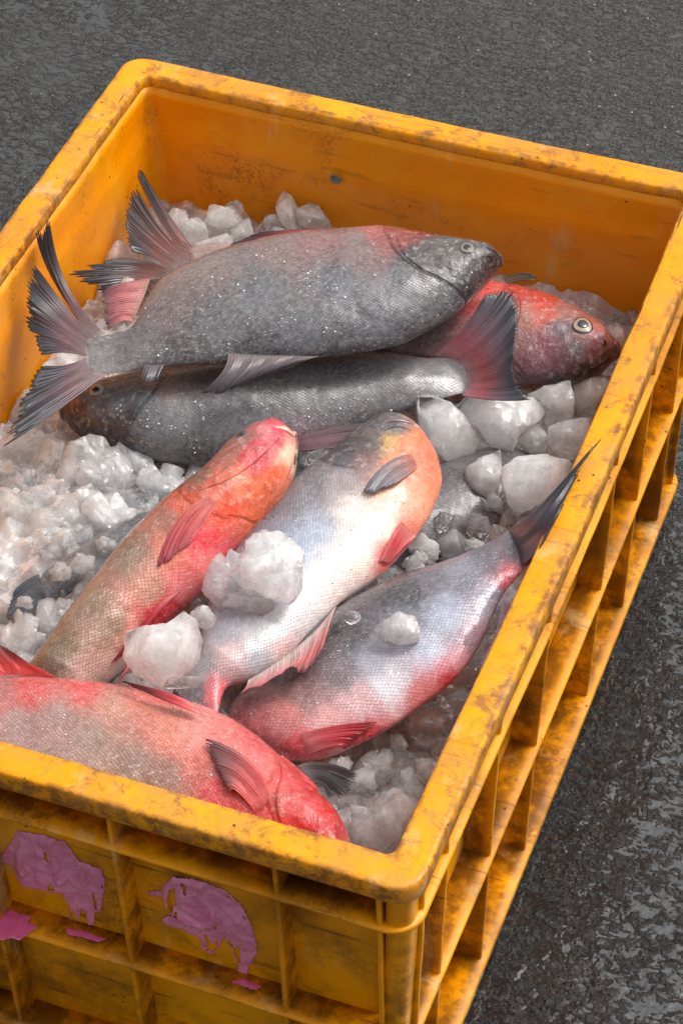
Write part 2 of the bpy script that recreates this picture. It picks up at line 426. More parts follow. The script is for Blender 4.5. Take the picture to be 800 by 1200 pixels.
def loft(profile, close_profile=False):
    Vs = [ring(*p) for p in profile]
    n = len(Vs[0]); F = grid_faces(len(Vs), n, True)
    if close_profile:
        a = (len(Vs) - 1) * n + np.arange(n); b = (len(Vs) - 1) * n + (np.arange(n) + 1) % n
        F = np.r_[F, np.stack([a, b, (np.arange(n) + 1) % n, np.arange(n)], 1)]
    return warp(np.concatenate(Vs)), F[:, ::-1]
crate = bpy.data.objects.new('plastic_crate', None); COL.objects.link(crate)
tag(crate, 'scuffed yellow orange plastic crate full of fish and ice on wet asphalt', 'crate')
V, F = loft([(.0035, .2605, .014), (.0006, .2600, .016), (.0, .2610, .016), (.0, .2716, .016), (.0003, .2730, .016), (.0010, .2738, .015), (.0028, .2741, .014),
             (.008, .2741, .013), (.013, .2741, .008), (.0178, .2741, .006), (.0188, .2738, .0055), (.0195, .2728, .005), (.0199, .2705, .005),
             (.0201, .264, .007), (.0172, .264, .009), (.0035, .2655, .016)], True)
link('rim', mesh('rim', V, F, M['rim']), crate)
# walls: inner face with a shallow step, outer face that carries the ribs
prof = [(.0203, .2665, .007), (.0206, .258, .007), (.0208, .247, .007), (.0214, .238, .008), (.0228, .2335, .009), (.0234, .228, .009)]
for z in np.linspace(.215, .012, 12): prof.append((.0234 + .0075 * (.228 - z) / .228, z, .010))
prof += [(.0325, .004, .012)]
outp = [(.0172 + draft(z), z, .010) for z in np.linspace(.004, .2635, 14)]
V, F = loft(prof + outp, True)
n = 4 * (NS + NC); seg = np.arange(n) // (NS + NC)
lab = ['right wall', 'back wall', 'left wall', 'front wall']
sideF = (F.min(axis=1) % n)
fs = np.where((F % n).max(axis=1) - (F % n).min(axis=1) > n / 2, n - 1, (F % n).min(axis=1)) // (NS + NC)
for k in range(4):
    Fk = F[fs == k]; u, inv = np.unique(Fk, return_inverse=True)
    w = link('side_wall', mesh('side_wall', V[u], inv.reshape(-1, 4), None), crate)
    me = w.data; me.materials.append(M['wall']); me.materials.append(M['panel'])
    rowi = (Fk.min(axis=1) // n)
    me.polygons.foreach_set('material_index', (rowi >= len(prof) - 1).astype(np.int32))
# floor
fr = warp(ring(.026, .010, .010)); V = np.r_[fr, [[-W / 2, L / 2, .010]]]
link('floor_panel', mesh('floor_panel', V, [(i, (i + 1) % n, n) for i in range(n)], M['wall']), crate)
# horizontal ribs and the foot flange run round the crate
for z in (.2320, .1200, .0150):
    d = draft(z); pr = .0016 if z > .2 else .0022 if z > .1 else 0.0
    th = .0030 if z > .02 else .011
    V, F = loft([(.0170 + d, z + .0005, .010), (.0012 + pr * .6 + d * .55, z, .017), (.0004 + pr * .6 + d * .55, z - .0007, .018), (.0003 + pr * .6 + d * .55, z - .0022, .018), (.0012 + pr * .6 + d * .55, z - th, .017), (.0170 + d, z - th - .0008, .010)], True)
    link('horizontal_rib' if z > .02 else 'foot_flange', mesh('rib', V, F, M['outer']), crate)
def vrib(axis, c, outer, z0=.006, z1=.2592, th=.0026, deep=.0175, depth_in=None):
    """one upright rib: a tapering plate between the panel and the outer edge"""
    nz = 18; V = []; F = []
    for k in range(nz):
        z = z0 + (z1 - z0) * k / (nz - 1); d = draft(z)
        i0 = .0022 + d * .62 + (.0010 if k not in (0, nz - 1) else .001); i1 = deep + d
        for s, ii in ((-1, i0 + .0006), (-.6, i0), (.6, i0), (1, i0 + .0006), (1.15, i1), (-1.15, i1)):
            a = c + s * th / 2
            if axis == 'right': V.append((-ii, a, z))
            elif axis == 'left': V.append((-W + ii, a, z))
            elif axis == 'front': V.append((a, ii, z))
            else: V.append((a, L - ii, z))
    V = warp(np.array(V)); F = grid_faces(nz, 6, True)
    if axis in ('left', 'front'): F = F[:, ::-1]
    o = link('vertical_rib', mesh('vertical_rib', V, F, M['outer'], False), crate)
    return o
for yy in (.0225, .060, .1455, .232, .366, .4495, .537, .5755):
    vrib('right', yy, 0); vrib('left', yy, 0)
for xx in (-.0222, -.078, -.170, -.252, -.342, -.398):
    vrib('front', xx, 0); vrib('back', xx, 0)
# rounded corner posts
for cx_, cy_, a0 in ((-.0115, .0115, -135), (-.0115, L - .0115, 45), (-W + .0115, L - .0115, 135), (-W + .0115, .0115, -135 - 90 + 0)):
    nz = 14; V = []
    sx = 1 if cx_ > -W / 2 else -1; sy = 1 if cy_ > L / 2 else -1
    for k in range(nz):
        z = .004 + (.2610 - .004) * k / (nz - 1); d = draft(z) * .9
        for j in range(11):
            a = j / 10 * math.pi * .5
            rr = .0078
            px_, py_ = -.0012 + rr * math.cos(a) * 1.0, -.0012 + rr * math.sin(a)
            V.append((cx_ + sx * (px_ - d), cy_ + sy * (py_ - d), z))
        V.append((cx_ + sx * (-.0062 - d), cy_ + sy * (.0066 - d), z)); V.append((cx_ + sx * (-.0062 - d), cy_ + sy * (-.0062 - d), z)); V.append((cx_ + sx * (.0066 - d), cy_ + sy * (-.0062 - d), z))
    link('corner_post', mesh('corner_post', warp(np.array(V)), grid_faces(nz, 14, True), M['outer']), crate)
# small round hole in the back wall, its edge and what shows through
hp = on_plane([(393, 210)], np.array([0, L - .0272, 0]), np.array([0, 1.0, 0]))[0]
V = []; F = []
for r_, dy in ((.0042, 0), (.0036, -.0008), (.0028, -.0003), (.0026, .0008)):
    for j in range(20):
        a = j / 20 * 2 * math.pi; V.append((hp[0] + r_ * math.cos(a), hp[1] + dy, hp[2] + r_ * math.sin(a)))
F = list(map(tuple, grid_faces(4, 20, True))) + [tuple(range(60, 80))]
M['plug'] = mat_plain('grey_plug', sr((120, 116, 105)), .4)
link('drain_plug', mesh('drain_plug', V, F, M['plug']), crate)

# pink paint on the front panels: thin relief with runs
def mat_paint():
    t = NT('pink_paint'); co = t.coord(); n = t.noise(co, 60, 4, .6, 1.5); f = t.noise(co, 300, 3)
    c = t.mix(t.ramp(n, .32, .62), sr((238, 150, 186)), sr((214, 116, 150)))
    c = t.mix(t.ramp(t.noise(co, 150, 3, .6, 2.0), .5, .68), c, sr((224, 150, 182)))
    t.set(Base_Color=c, Roughness=.3, Coat_Weight=.5, Coat_Roughness=.1, Normal=t.bump(t.math('ADD', n, f), .0005, .5))
    return t.m
M['paint'] = mat_paint()
M['pink'] = mat_plain('fresh_pink_paint', sr((224, 96, 150)), .25, .8)
def poly_sd(P, poly):
    poly = np.asarray(poly, float); d = np.full(len(P), 1e9); ins = np.zeros(len(P), bool)
    for a, b in zip(poly, np.roll(poly, -1, 0)):
        e = b - a; t_ = np.clip(((P - a) @ e) / (e @ e), 0, 1)
        d = np.minimum(d, np.linalg.norm(P - a - t_[:, None] * e, axis=1))
        c = ((a[1] > P[:, 1]) != (b[1] > P[:, 1])) & (P[:, 0] < (b[0] - a[0]) * (P[:, 1] - a[1]) / (b[1] - a[1] + 1e-12) + a[0])
        ins ^= c
    return np.where(ins, d, -d)
def splash(polys, ridges, p0, nrm, px_box, mat, up, thick=.0011, step=.0007, fr=.9):
    """paint relief on a plane, outline given by polygons, with swirled ridges"""
    corners = on_plane([(px_box[0], px_box[1]), (px_box[2], px_box[1]), (px_box[0], px_box[3]), (px_box[2], px_box[3])], p0, nrm)
    e1 = np.array([1.0, 0, 0]); e2 = up
    A_ = np.stack([(corners - p0) @ e1, (corners - p0) @ e2], 1)
    us = np.arange(A_[:, 0].min(), A_[:, 0].max(), step); vs_ = np.arange(A_[:, 1].min(), A_[:, 1].max(), step)
    U, Vv = np.meshgrid(us, vs_, indexing='ij')
    P = p0 + U.ravel()[:, None] * e1 + Vv.ravel()[:, None] * e2
    px = project(P)
    pw = px + 1.8 * np.stack([fbm(P * 150, 3, 5), fbm(P * 150, 3, 6)], 1)
    sd = np.max([poly_sd(pw, q) for q in polys], axis=0)
    sd0 = sd.copy(); sd = np.minimum(sd, 9 * (fbm(P * np.array([260, 260, 50]), 4, 77) + .24)) if len(ridges) else sd
    sd = np.where(sd0 > 2.2, sd, sd0)
    h = thick * (1 - np.exp(-np.clip(sd + 1, 0, None) / 2.0)) * (.7 + .3 * fbm(P * 90, 3, 9))
    for rp, wd, hh in ridges:
        rp = catmull(rp, 40); dd = np.min(np.linalg.norm(pw[:, None] - rp[None], axis=2), axis=1)
        h += hh * np.exp(-(dd / wd) ** 2) * (sd > -1.5)
    Pf = P + nrm * (h + .00035)[:, None]
    F = grid_faces(len(us), len(vs_)); keep = (sd[F] > -1.0).all(axis=1); F = F[keep]
    u, inv = np.unique(F, return_inverse=True)
    o = link('paint_splash', mesh('paint_splash', Pf[u], inv.reshape(-1, 4), mat), crate)
    return o
pan = np.array([0, .0172 + draft(.17), .17]); pn = np.array([0, -1.0, -.04]); pn /= np.linalg.norm(pn); pup = np.cross(np.array([1.0, 0, 0]), pn); pup = pup if pup[2] > 0 else -pup
splash([[(0, 1008), (10, 990), (22, 974), (48, 977), (75, 985), (95, 1010), (120, 1018), (124, 1040), (119, 1066), (112, 1068), (111, 1083), (105, 1084), (102, 1066), (96, 1063), (93, 1088), (84, 1090), (82, 1062), (74, 1046), (55, 1043), (30, 1038), (22, 1030), (16, 1014)]],
       [([(27, 985), (22, 1005), (28, 1022), (33, 1018)], 3, .0016), ([(60, 985), (66, 1010), (70, 1032), (76, 1030)], 3, .0018), ([(40, 980), (46, 1005), (44, 1030)], 2, .0012), ([(100, 1020), (98, 1045), (95, 1062)], 3, .001)],
       pan, pn, (-8, 960, 140, 1100), M['paint'], pup)
splash([[(190, 1040), (203, 1027), (220, 1028), (238, 1033), (262, 1042), (282, 1058), (296, 1085), (302, 1105), (300, 1120), (292, 1130), (288, 1152), (280, 1153), (280, 1130), (272, 1110), (262, 1096), (255, 1112), (248, 1118), (238, 1112), (234, 1098), (215, 1090), (195, 1083), (190, 1076), (204, 1071), (196, 1060)],
        [(174, 1045), (192, 1042), (192, 1048), (176, 1050)]],
       [([(236, 1037), (208, 1030), (195, 1044), (200, 1062), (216, 1076), (240, 1084), (252, 1080), (250, 1070)], 3.2, .0022), ([(228, 1048), (214, 1050), (216, 1062), (232, 1072)], 2.4, .0012), ([(262, 1060), (280, 1080), (290, 1110)], 3, .0008)],
       pan, pn, (165, 1018, 312, 1162), M['paint'], pup)
rp0 = np.array([0, .008, .1213]); rn = np.array([0, 0, 1.0])
splash([[(13 + (26 + 3.5 * math.sin(5 * a_) + 3 * math.sin(9 * a_ + 1)) * math.cos(a_), 1085 + (16 + 2 * math.sin(7 * a_)) * math.sin(a_)) for a_ in np.linspace(0, 6.2, 40)]], [], rp0, rn, (-30, 1058, 60, 1114), M['pink'], np.array([0, 1.0, 0]), .0009, .0005)
splash([[(78, 1089), (92, 1090), (110, 1096), (124, 1101), (116, 1104), (96, 1098), (80, 1095)]], [], rp0, rn, (74, 1084, 130, 1108), M['pink'], np.array([0, 1.0, 0]), .0006, .0005)
splash([[(272, 1150), (285, 1149), (306, 1156), (300, 1160), (284, 1156)]], [], rp0, rn, (266, 1144, 312, 1164), M['pink'], np.array([0, 1.0, 0]), .0006, .0005)

# ------------------------------------------------------------------ fish
CAMV = Vector(CAM)
class Fish:
    def __init__(s, name, label, anchor, n, stations, snout, b, colors, gill=None, scale=.0026, seed=1, group='whole fish packed on ice in the crate', cat='fish', lens=.88, nseg=300, tailb=.2, inside=True, dim=1.0, sat=1.1):
        s.n = np.array(n, float); s.n /= np.linalg.norm(s.n)
        s.p0 = at_z([anchor[:2]], anchor[2])[0]; s.seed = seed
        U = on_plane([q[0] for q in stations], s.p0, s.n); D = on_plane([q[1] for q in stations], s.p0, s.n)
        tip = on_plane([snout], s.p0, s.n)[0]
        NU = nseg
        U = catmull(U, NU); D = catmull(D, NU)
        M_ = (U + D) / 2; Ax = (U - D) / 2
        view = M_ - CAM; view /= np.linalg.norm(view, axis=1, keepdims=True)
        t = np.linspace(0, 1, NU)
        # half thickness: thin at the tail, fullest behind the head
        prof = (tailb + (1 - tailb) * np.sin(np.clip(t / .62, 0, 1) * math.pi / 2) ** 1.3) * (1 - .28 * np.clip((t - .72) / .28, 0, 1) ** 2)
        bb = b * prof * (.12 + .88 * np.clip(t / .14, 0, 1) ** .8)
        L_ = np.linalg.norm(Ax, axis=1)
        bb = np.minimum(bb, L_ * .95)
        axn = Ax / L_[:, None]
        # silhouette of the full body must meet the outline traced from life, so take the thickness out of the depth
        sp = np.gradient(M_, axis=0); sp /= np.linalg.norm(sp, axis=1, keepdims=True)
        side = np.cross(sp, view); side /= np.linalg.norm(side, axis=1, keepdims=True)
        ca = np.abs((axn * side).sum(1)); cn = np.abs((s.n * side).sum(1))
        E_ = L_ * ca
        a = np.sqrt(np.maximum(E_ ** 2 - (bb * cn) ** 2, (E_ * .45) ** 2)) / np.maximum(ca, .2)
        rows = []
        # round cap towards the snout
        for k in range(1, 13):
            f = k / 12.0; g = math.sqrt(max(1 - f * f, 0))
            rows.append((M_[-1] * (1 - f) + tip * f, a[-1] * g, bb[-1] * g, axn[-1]))
        back = [(M_[0] - sp[0] * .0035 * q, a[0] * (1 - .12 * q * q), bb[0] * max(1 - q, .01), axn[0]) for q in (1.0, .7, .4, .2)]
        M2 = np.r_[[q[0] for q in back], M_, [q[0] for q in rows]]; a2 = np.r_[[q[1] for q in back], a, [max(q[1], 1e-5) for q in rows]]; b2 = np.r_[[q[2] for q in back], bb, [max(q[2], 1e-5) for q in rows]]; ax2 = np.r_[[q[3] for q in back], axn, [q[3] for q in rows]]
        NT_ = 112
        th = np.linspace(-math.pi * .5, math.pi * 1.5, NT_ + 1)
        c, sn = np.cos(th), np.sin(th)
        c_ = np.sign(c) * np.abs(c) ** 1.0; s_ = np.sign(sn) * np.abs(sn) ** (1 / lens)
        V = M2[:, None] + ax2[:, None] * (a2[:, None] * c_)[..., None] + s.n * (b2[:, None] * s_)[..., None]
        s.M2, s.a2, s.b2, s.ax2 = M2, a2, b2, ax2
        V = V.reshape(-1, 3)
        front = (M2[:, None] + ax2[:, None] * (a2[:, None] * c_)[..., None] + s.n * (b2[:, None] * np.abs(s_))[..., None]).reshape(-1, 3)
        px = project(front)
        nr = s.n
        arc = np.r_[0, np.cumsum(np.linalg.norm(np.diff(M2, axis=0), axis=1))]
        loc = (arc[:, None] + np.zeros(NT_ + 1)).ravel()
        around = (a2[:, None] * .5 * (th[None] - math.pi / 2) * 1.1).ravel() + 0 * loc
        # girth used for scale rows: constant physical size
        girth = np.full(len(M2), 1.0)
        ringd = np.linalg.norm(np.diff(V.reshape(len(M2), NT_ + 1, 3), axis=1), axis=2)
        cum = np.concatenate([np.zeros((len(M2), 1)), np.cumsum(ringd, 1)], 1)
        mid = cum[:, NT_ // 2][:, None]
        around = (cum - mid).ravel()
        suv = np.stack([loc / (scale * .84) * .78, around / (scale * .84), 0 * loc], 1)
        # body relief
        ctr = np.repeat(M2, NT_ + 1, 0); nd = V - ctr; nd /= np.linalg.norm(nd, axis=1, keepdims=True) + 1e-9
        V = V + nd * (.0011 * fbm(V * 38, 3, seed) + .0004 * fbm(V * 150, 2, seed + 5))[:, None] * np.clip(np.repeat(a2, NT_ + 1) / .01, 0, 1)[:, None]
        if inside:
            V[:, 0] = np.minimum(V[:, 0], -.0215); V[:, 1] = np.maximum(V[:, 1], .0245)
        s.sat = sat
        s.colors = [(q[0], q[1], tuple(np.array(q[2]) * dim), *q[3:]) for q in colors]
        s.gill = gill
        s.snout = np.array(snout, float)
        col = s.color(px, V)
        sca = s.scaly(px, V)
        cap0 = len(V); Vt = np.r_[V, [M2[0]]]
        F = grid_faces(len(M2), NT_ + 1)
        s.root = bpy.data.objects.new(name, None); COL.objects.link(s.root)
        tag(s.root, label, cat, group)
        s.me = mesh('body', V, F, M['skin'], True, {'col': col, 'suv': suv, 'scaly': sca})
        s.body = link('body', s.me, s.root)
        s.bvh = BVHTree.FromPolygons([Vector(v) for v in V.tolist()], F.tolist())
    def color(s, px, V):
        P = np.array([c[:2] for c in s.colors], float); C_ = np.array([sr(c[2]) for c in s.colors])
        w_ = np.array([(c[3] if len(c) > 3 else 1.0) for c in s.colors])
        q = px + 9 * np.stack([fbm(V * 55, 3, s.seed + 31), fbm(V * 55, 3, s.seed + 41)], 1) + 3 * np.stack([vnoise(V * 300, 3), vnoise(V * 300, 4)], 1)
        out = np.zeros((len(q), 4), np.float32); out[:, 3] = 1
        for k in range(0, len(q), 8000):
            d2 = ((q[k:k + 8000, None] - P[None]) ** 2).sum(2) + 40
            w = w_ / d2 ** 1.9
            o_ = (w @ C_) / w.sum(1, keepdims=True); g_ = o_.mean(1, keepdims=True)
            out[k:k + 8000, :3] = np.clip(g_ + (o_ - g_) * s.sat, .004, 1)
        return out
    def scaly(s, px, V):
        if s.gill is None: return np.ones(len(px), np.float32)
        g = catmull(s.gill, 60)
        q = px + 2.5 * np.stack([fbm(V * 200, 2, 1), fbm(V * 200, 2, 2)], 1)
        # signed distance to the gill line, positive on the tail's side
        out = np.empty(len(q))
        tg = np.gradient(g, axis=0); nn = np.stack([-tg[:, 1], tg[:, 0]], 1); nn /= np.linalg.norm(nn, axis=1, keepdims=True)
        sgn = -np.sign(((s.snout - g[30]) * nn[30]).sum())
        for k in range(0, len(q), 8000):
            d = q[k:k + 8000, None] - g[None]; i = (d ** 2).sum(2).argmin(1)
            out[k:k + 8000] = sgn * (d[np.arange(len(i)), i] * nn[i]).sum(1)
        return np.clip(out / 3 + .3, 0, 1)
    def hit(s, p, lift=0.0):
        d = rays([p])[0]
        r = s.bvh.ray_cast(CAMV, Vector(d))
        if r[0] is None:
            q = on_plane([p], s.p0, s.n)[0]; return np.array(q) + s.n * (s.b2.max() * .2 + lift), s.n.copy()
        nrm = np.array(r[1]); 
        if nrm @ d > 0: nrm = -nrm
        return np.array(r[0]) + nrm * lift, nrm
    def gill_cover(s, front, rear, lift=.0016):
        """plate over the gills: px curves, lifted towards its free rear edge"""
        fr = catmull(front, 44); re = catmull(rear, 44); nr = 22; V = []; px = []
        for i in range(44):
            for j in range(nr):
                f = j / (nr - 1); p = fr[i] * (1 - f) + re[i] * f
                e = math.sin(math.pi * i / 43) ** .5 if 0 < i < 43 else 0
                hgt = lift * e * (f ** 1.6) if j < nr - 1 else -.0006
                if j == 0: hgt = -.0004
                q, nn = s.hit(p); V.append(q + s.n * hgt * .5 + nn * hgt * .5); px.append(p)
        V = np.array(V); px = np.array(px)
        V += .0003 * np.stack([fbm(V * 120, 2, 3)] * 3, 1)
        V[:, 0] = np.minimum(V[:, 0], -.0205)
        link('gill_cover', mesh('gill_cover', V, grid_faces(44, nr), M['skin'], True, {'col': s.color(px, V), 'suv': V, 'scaly': np.zeros(len(V))}), s.root)
    def eye(s, p, r, ring_c=(206, 196, 186), in_c=(150, 140, 135), pup=.42, rise=.35, socket=(60, 52, 56)):
        c, nn = s.hit(p)
        nn = nn * .7 + s.n * .3; nn /= np.linalg.norm(nn)
        e1 = np.cross(nn, [0, 0, 1.0]); e1 /= np.linalg.norm(e1); e2 = np.cross(nn, e1)
        rr = r * .00052
        prof = [(1.28, -.10, socket), (1.12, .07, socket), (1.0, .12, ring_c), (.86, .24, ring_c), (.70, .34, ring_c), (.60, .37, in_c), (.50, .38, in_c), (.0, .36, in_c)]
        V = []; C_ = []
        for q, h, cc in prof:
            for j in range(28):
                a = j / 28 * 2 * math.pi; k = q * rr * (1 + .05 * math.sin(3 * a + s.seed))
                V.append(c + e1 * k * math.cos(a) + e2 * k * math.sin(a) + nn * h * rr * rise * 2); C_.append((*sr(cc), 1))
        e = link('eye', mesh('eye', V, grid_faces(8, 28, True), M['fin'], True, {'col': C_}), s.root)
        V = []
        for q, h in ((1, .0), (.9, .12), (.6, .22), (0.02, .27)):
            for j in range(20):
                a = j / 20 * 2 * math.pi; k = q * rr * pup
                V.append(c + e1 * k * math.cos(a) + e2 * k * math.sin(a) + nn * ((.37 + h * .6) * rr * rise * 2 + .0002))
        link('pupil', mesh('pupil', V, grid_faces(4, 20, True), M['pupil']), e)
    def groove(s, pts, w=.0009, mat='mouth', name='mouth'):
        P = catmull(pts, 26); V = []; k = 6
        Q = [s.hit(p) for p in P]
        C_ = np.array([q[0] for q in Q]); tg = np.gradient(C_, axis=0)
        for i, (q, nn) in enumerate(Q):
            t = tg[i] / (np.linalg.norm(tg[i]) + 1e-9); sd_ = np.cross(t, nn); r = w * (math.sin(math.pi * (i + .5) / 26) ** .6 + .05)
            for j in range(k):
                a = j / k * 2 * math.pi; V.append(q + sd_ * r * math.cos(a) + nn * r * .35 * math.sin(a))
        link(name, mesh(name, V, grid_faces(26, k, True), M[mat]), s.root)
    def fin(s, name, base, mid, tip, nray, cols, ragged=.08, split=(), onbody=False, hb=0.0, hm=0.0, ht=0.0, width=.82, gap=.25, seed=0, wall=True, label=None):
        """fan of rays joined by membrane; base, mid and tip are px polylines; heights are metres along the fish's normal"""
        rg = np.random.default_rng(seed + s.seed * 13)
        def place(pts, h):
            out = []
            hs = h if isinstance(h, (list, tuple)) else [h] * len(pts)
            for p, hh in zip(pts, hs):
                if onbody:
                    q, nn = s.hit(p); q = q + (nn * .5 + s.n * .5) * hh
                else:
                    q = on_plane([p], s.p0 + s.n * hh, s.n)[0]
                if name == 'tail_fin' and q[0] > -.0255 and q[2] < .2768: q = at_z([p], .2768)[0]
                if name != 'tail_fin': q[0] = min(q[0], -.0225)
                if wall and q[0] < -.3925: q = on_plane([p], np.array([-.3925, 0, 0]), np.array([1.0, 0, 0]))[0]
                if wall and q[1] > .568: q = on_plane([p], np.array([0, .568, 0]), np.array([0, 1.0, 0]))[0]
                out.append(q)
            return np.array(out)
        nr_ = nray
        B = catmull(place(base, hb), nr_); Mi = catmull(place(mid, hm), nr_); T = catmull(place(tip, ht), nr_)
        K = 30
        V = []; C_ = []; keep = []
        # rays hold together in bundles that part towards the margin
        bund = []; 
        while len(bund) < nr_: bund += [len(set(bund))] * int(rg.integers(3, 7))
        bund = np.array(bund[:nr_]); rl = np.ones(nr_); pos = np.zeros(nr_)
        for bq in set(bund.tolist()):
            ii = np.where(bund == bq)[0]; m0 = 1 - ragged * rg.random() ** 1.3
            for q_, i_ in enumerate(ii):
                w_ = abs((q_ + .5) / len(ii) - .5) * 2
                rl[i_] = m0 - ragged * .45 * w_ ** 1.5 - ragged * .12 * rg.random()
        tone = .84 + .32 * rg.random(nr_)
        cc = [np.array([*sr(c)]) for c in cols]
        ends = 1 - .05 * rg.random(nr_)
        for i_ in range(nr_ - 1):
            if bund[i_] != bund[i_ + 1]: ends[i_] = 1 - gap * (.15 + .85 * rg.random() ** 1.3)
        for sp_ in split: ends[int(sp_[0] * (nr_ - 1))] = sp_[1]
        spacing_T = np.gradient(T, axis=0)
        kap = rg.normal(0, .02, nr_)
        nn = s.n
        for i in range(nr_):
            for k in range(K):
                f = k / (K - 1) * rl[i]
                def at(ii, f_):
                    return (1 - f_) ** 2 * B[ii] + 2 * f_ * (1 - f_) * (2 * Mi[ii] - .5 * B[ii] - .5 * T[ii]) + f_ * f_ * T[ii]
                p = at(i, f)
                nx = at(min(i + 1, nr_ - 1), f) if i < nr_ - 1 else p; pv = at(max(i - 1, 0), f) if i > 0 else p
                dl = (nx - pv) / (2 if 0 < i < nr_ - 1 else 1)
                dn = np.linalg.norm(dl) + 1e-9
                fr_ = k / (K - 1); wd = max(width, .9) * (1.0 if fr_ < .86 else 1 - .8 * ((fr_ - .86) / .14) ** 1.5)
                wd = min(wd, .0030 / dn)
                hgt = .00024 + .0001 * math.sin(9 * f + i)
                wavy = .0006 * math.sin(i * .9) * f + kap[i] * .02 * f * f
                for si, hh in ((-.5, 0), (0, hgt), (.5, 0)):
                    V.append(p + dl * si * wd + nn * (hh + wavy))
                    ff = f * (len(cc) - 1); a = min(int(ff), len(cc) - 2); u = ff - a
                    c = (cc[a] * (1 - u) + cc[a + 1] * u) * tone[i] * (1.04 if si == 0 else .90)
                    C_.append((*np.clip(c, 0, 1), (1.0 if si == 0 else .62 + .3 * f) if f > .12 else .35 + 5 * f))
        V = np.array(V); F = []
        idx = lambda i, k, j: (i * K + k) * 3 + j
        for i in range(nr_):
            for k in range(K - 1):
                F.append((idx(i, k, 0), idx(i, k, 1), idx(i, k + 1, 1), idx(i, k + 1, 0)))
                F.append((idx(i, k, 1), idx(i, k, 2), idx(i, k + 1, 2), idx(i, k + 1, 1)))
                if i < nr_ - 1 and (k + 1) / (K - 1) <= ends[i]:
                    F.append((idx(i, k, 2), idx(i + 1, k, 0), idx(i + 1, k + 1, 0), idx(i, k + 1, 2)))
        o = link(name, mesh(name, V, np.array(F), M['fin'], True, {'col': np.array(C_)}), s.root)
        if label: o['label'] = label
        md = o.modifiers.new('thickness', 'SOLIDIFY'); md.thickness = .0004; md.offset = -1
        return o
    def crumbs(s, poly, count, name='ice_crumb', seed=0, rmax=.0011):
        """grains of melting ice and drops stuck to the skin"""
        rg = np.random.default_rng(seed + s.seed); poly = np.asarray(poly, float)
        lo, hi = poly.min(0), poly.max(0); V = []; F = []; k = 0
        P = rg.random((count * 4, 2)) * (hi - lo) + lo
        P = P[poly_sd(P, poly) > 0]
        dens = fbm(np.c_[P / 26, np.zeros(len(P))], 2, seed + 50); P = P[dens > -.05][:count]
        ico = np.array([(0, 0, 1), (.9, 0, .4), (.28, .85, .4), (-.72, .53, .4), (-.72, -.53, .4), (.28, -.85, .4), (.72, .53, -.3), (-.28, .85, -.3), (-.9, 0, -.3), (-.28, -.85, -.3), (.72, -.53, -.3), (0, 0, -.8)])
        fc = [(0, 1, 2), (0, 2, 3), (0, 3, 4), (0, 4, 5), (0, 5, 1), (1, 6, 2), (2, 6, 7), (2, 7, 3), (3, 7, 8), (3, 8, 4), (4, 8, 9), (4, 9, 5), (5, 9, 10), (5, 10, 1), (1, 10, 6), (11, 7, 6), (11, 8, 7), (11, 9, 8), (11, 10, 9), (11, 6, 10)]
        for p in P[:int(len(P) * .5)]:
            d = rays([p])[0]; r = s.bvh.ray_cast(CAMV, Vector(d))
            if r[0] is None: continue
            q = np.array(r[0]); sz = .00035 + (rmax - .00035) * rg.random() ** 5
            sh = ico * sz * (1 + .35 * rg.normal(size=(12, 3)) * .6) * np.array([1, 1, .7])
            V.append(q + sh); F += [tuple(k + i for i in f) for f in fc]; k += 12
        if V:
            o = link(name, mesh(name, np.concatenate(V), np.array(F), M['crumb']), s.root); o['kind'] = 'stuff'

DK = (48, 46, 50); 
# A: grey fish on top
A = Fish('silver_grey_fish', 'large grey scaled fish lying topmost, forked tail against the left wall', (350, 350, .248), (.03, -.16, 1),
    [((108, 397), (112, 436)), ((132, 391), (140, 437)), ((154, 382), (165, 433)), ((172, 350), (195, 430)), ((190, 326), (225, 428)), ((225, 305), (262, 426)), ((262, 290), (300, 425)), ((300, 280), (340, 423)), ((350, 271), (385, 420)), ((400, 267), (430, 414)), ((445, 264), (470, 405)), ((485, 270), (510, 386)), ((520, 276), (542, 363)), ((550, 281), (565, 343)), ((571, 287), (580, 325)), ((583, 297), (587, 314))], (589, 305), .0195,
    [(115, 415, (150, 148, 148)), (160, 405, (112, 108, 110)), (200, 360, (128, 108, 104)), (190, 330, (150, 122, 112)), (250, 310, (158, 134, 126)), (320, 285, (160, 128, 120)), (380, 272, (172, 116, 110)), (440, 270, (214, 100, 84)), (480, 276, (206, 92, 78)), (420, 290, (168, 138, 134)), (300, 340, (116, 116, 120)), (400, 330, (112, 114, 120)), (470, 330, (112, 114, 122)), (250, 380, (98, 98, 102)), (350, 390, (84, 86, 92)), (440, 380, (80, 84, 92)), (300, 418, (58, 56, 60)), (400, 408, (56, 58, 64)), (480, 392, (50, 52, 58)), (200, 420, (66, 60, 64)),
     (500, 300, (112, 106, 106)), (530, 290, (128, 124, 118)), (530, 325, (92, 92, 96)), (555, 310, (104, 92, 92)), (520, 355, (60, 60, 66)), (550, 345, (66, 62, 66)), (575, 320, (74, 64, 66)), (585, 305, (70, 58, 60)), (560, 290, (112, 108, 104)), (482, 300, (90, 90, 94))],
    gill=[(452, 272), (462, 292), (478, 308), (505, 322), (530, 335), (546, 352)], dim=.70, seed=1)
A.gill_cover([(505, 282), (512, 298), (520, 312), (532, 324), (546, 332)], [(462, 276), (470, 296), (492, 314), (520, 328), (542, 344)], .0009)
A.eye((547, 290), 7.6, (130, 124, 114), (84, 80, 78), .56, .16)
A.groove([(588, 303), (578, 294), (566, 288)], .0007)
A.groove([(577, 306), (572, 300), (568, 301)], .0008, name='nostril')
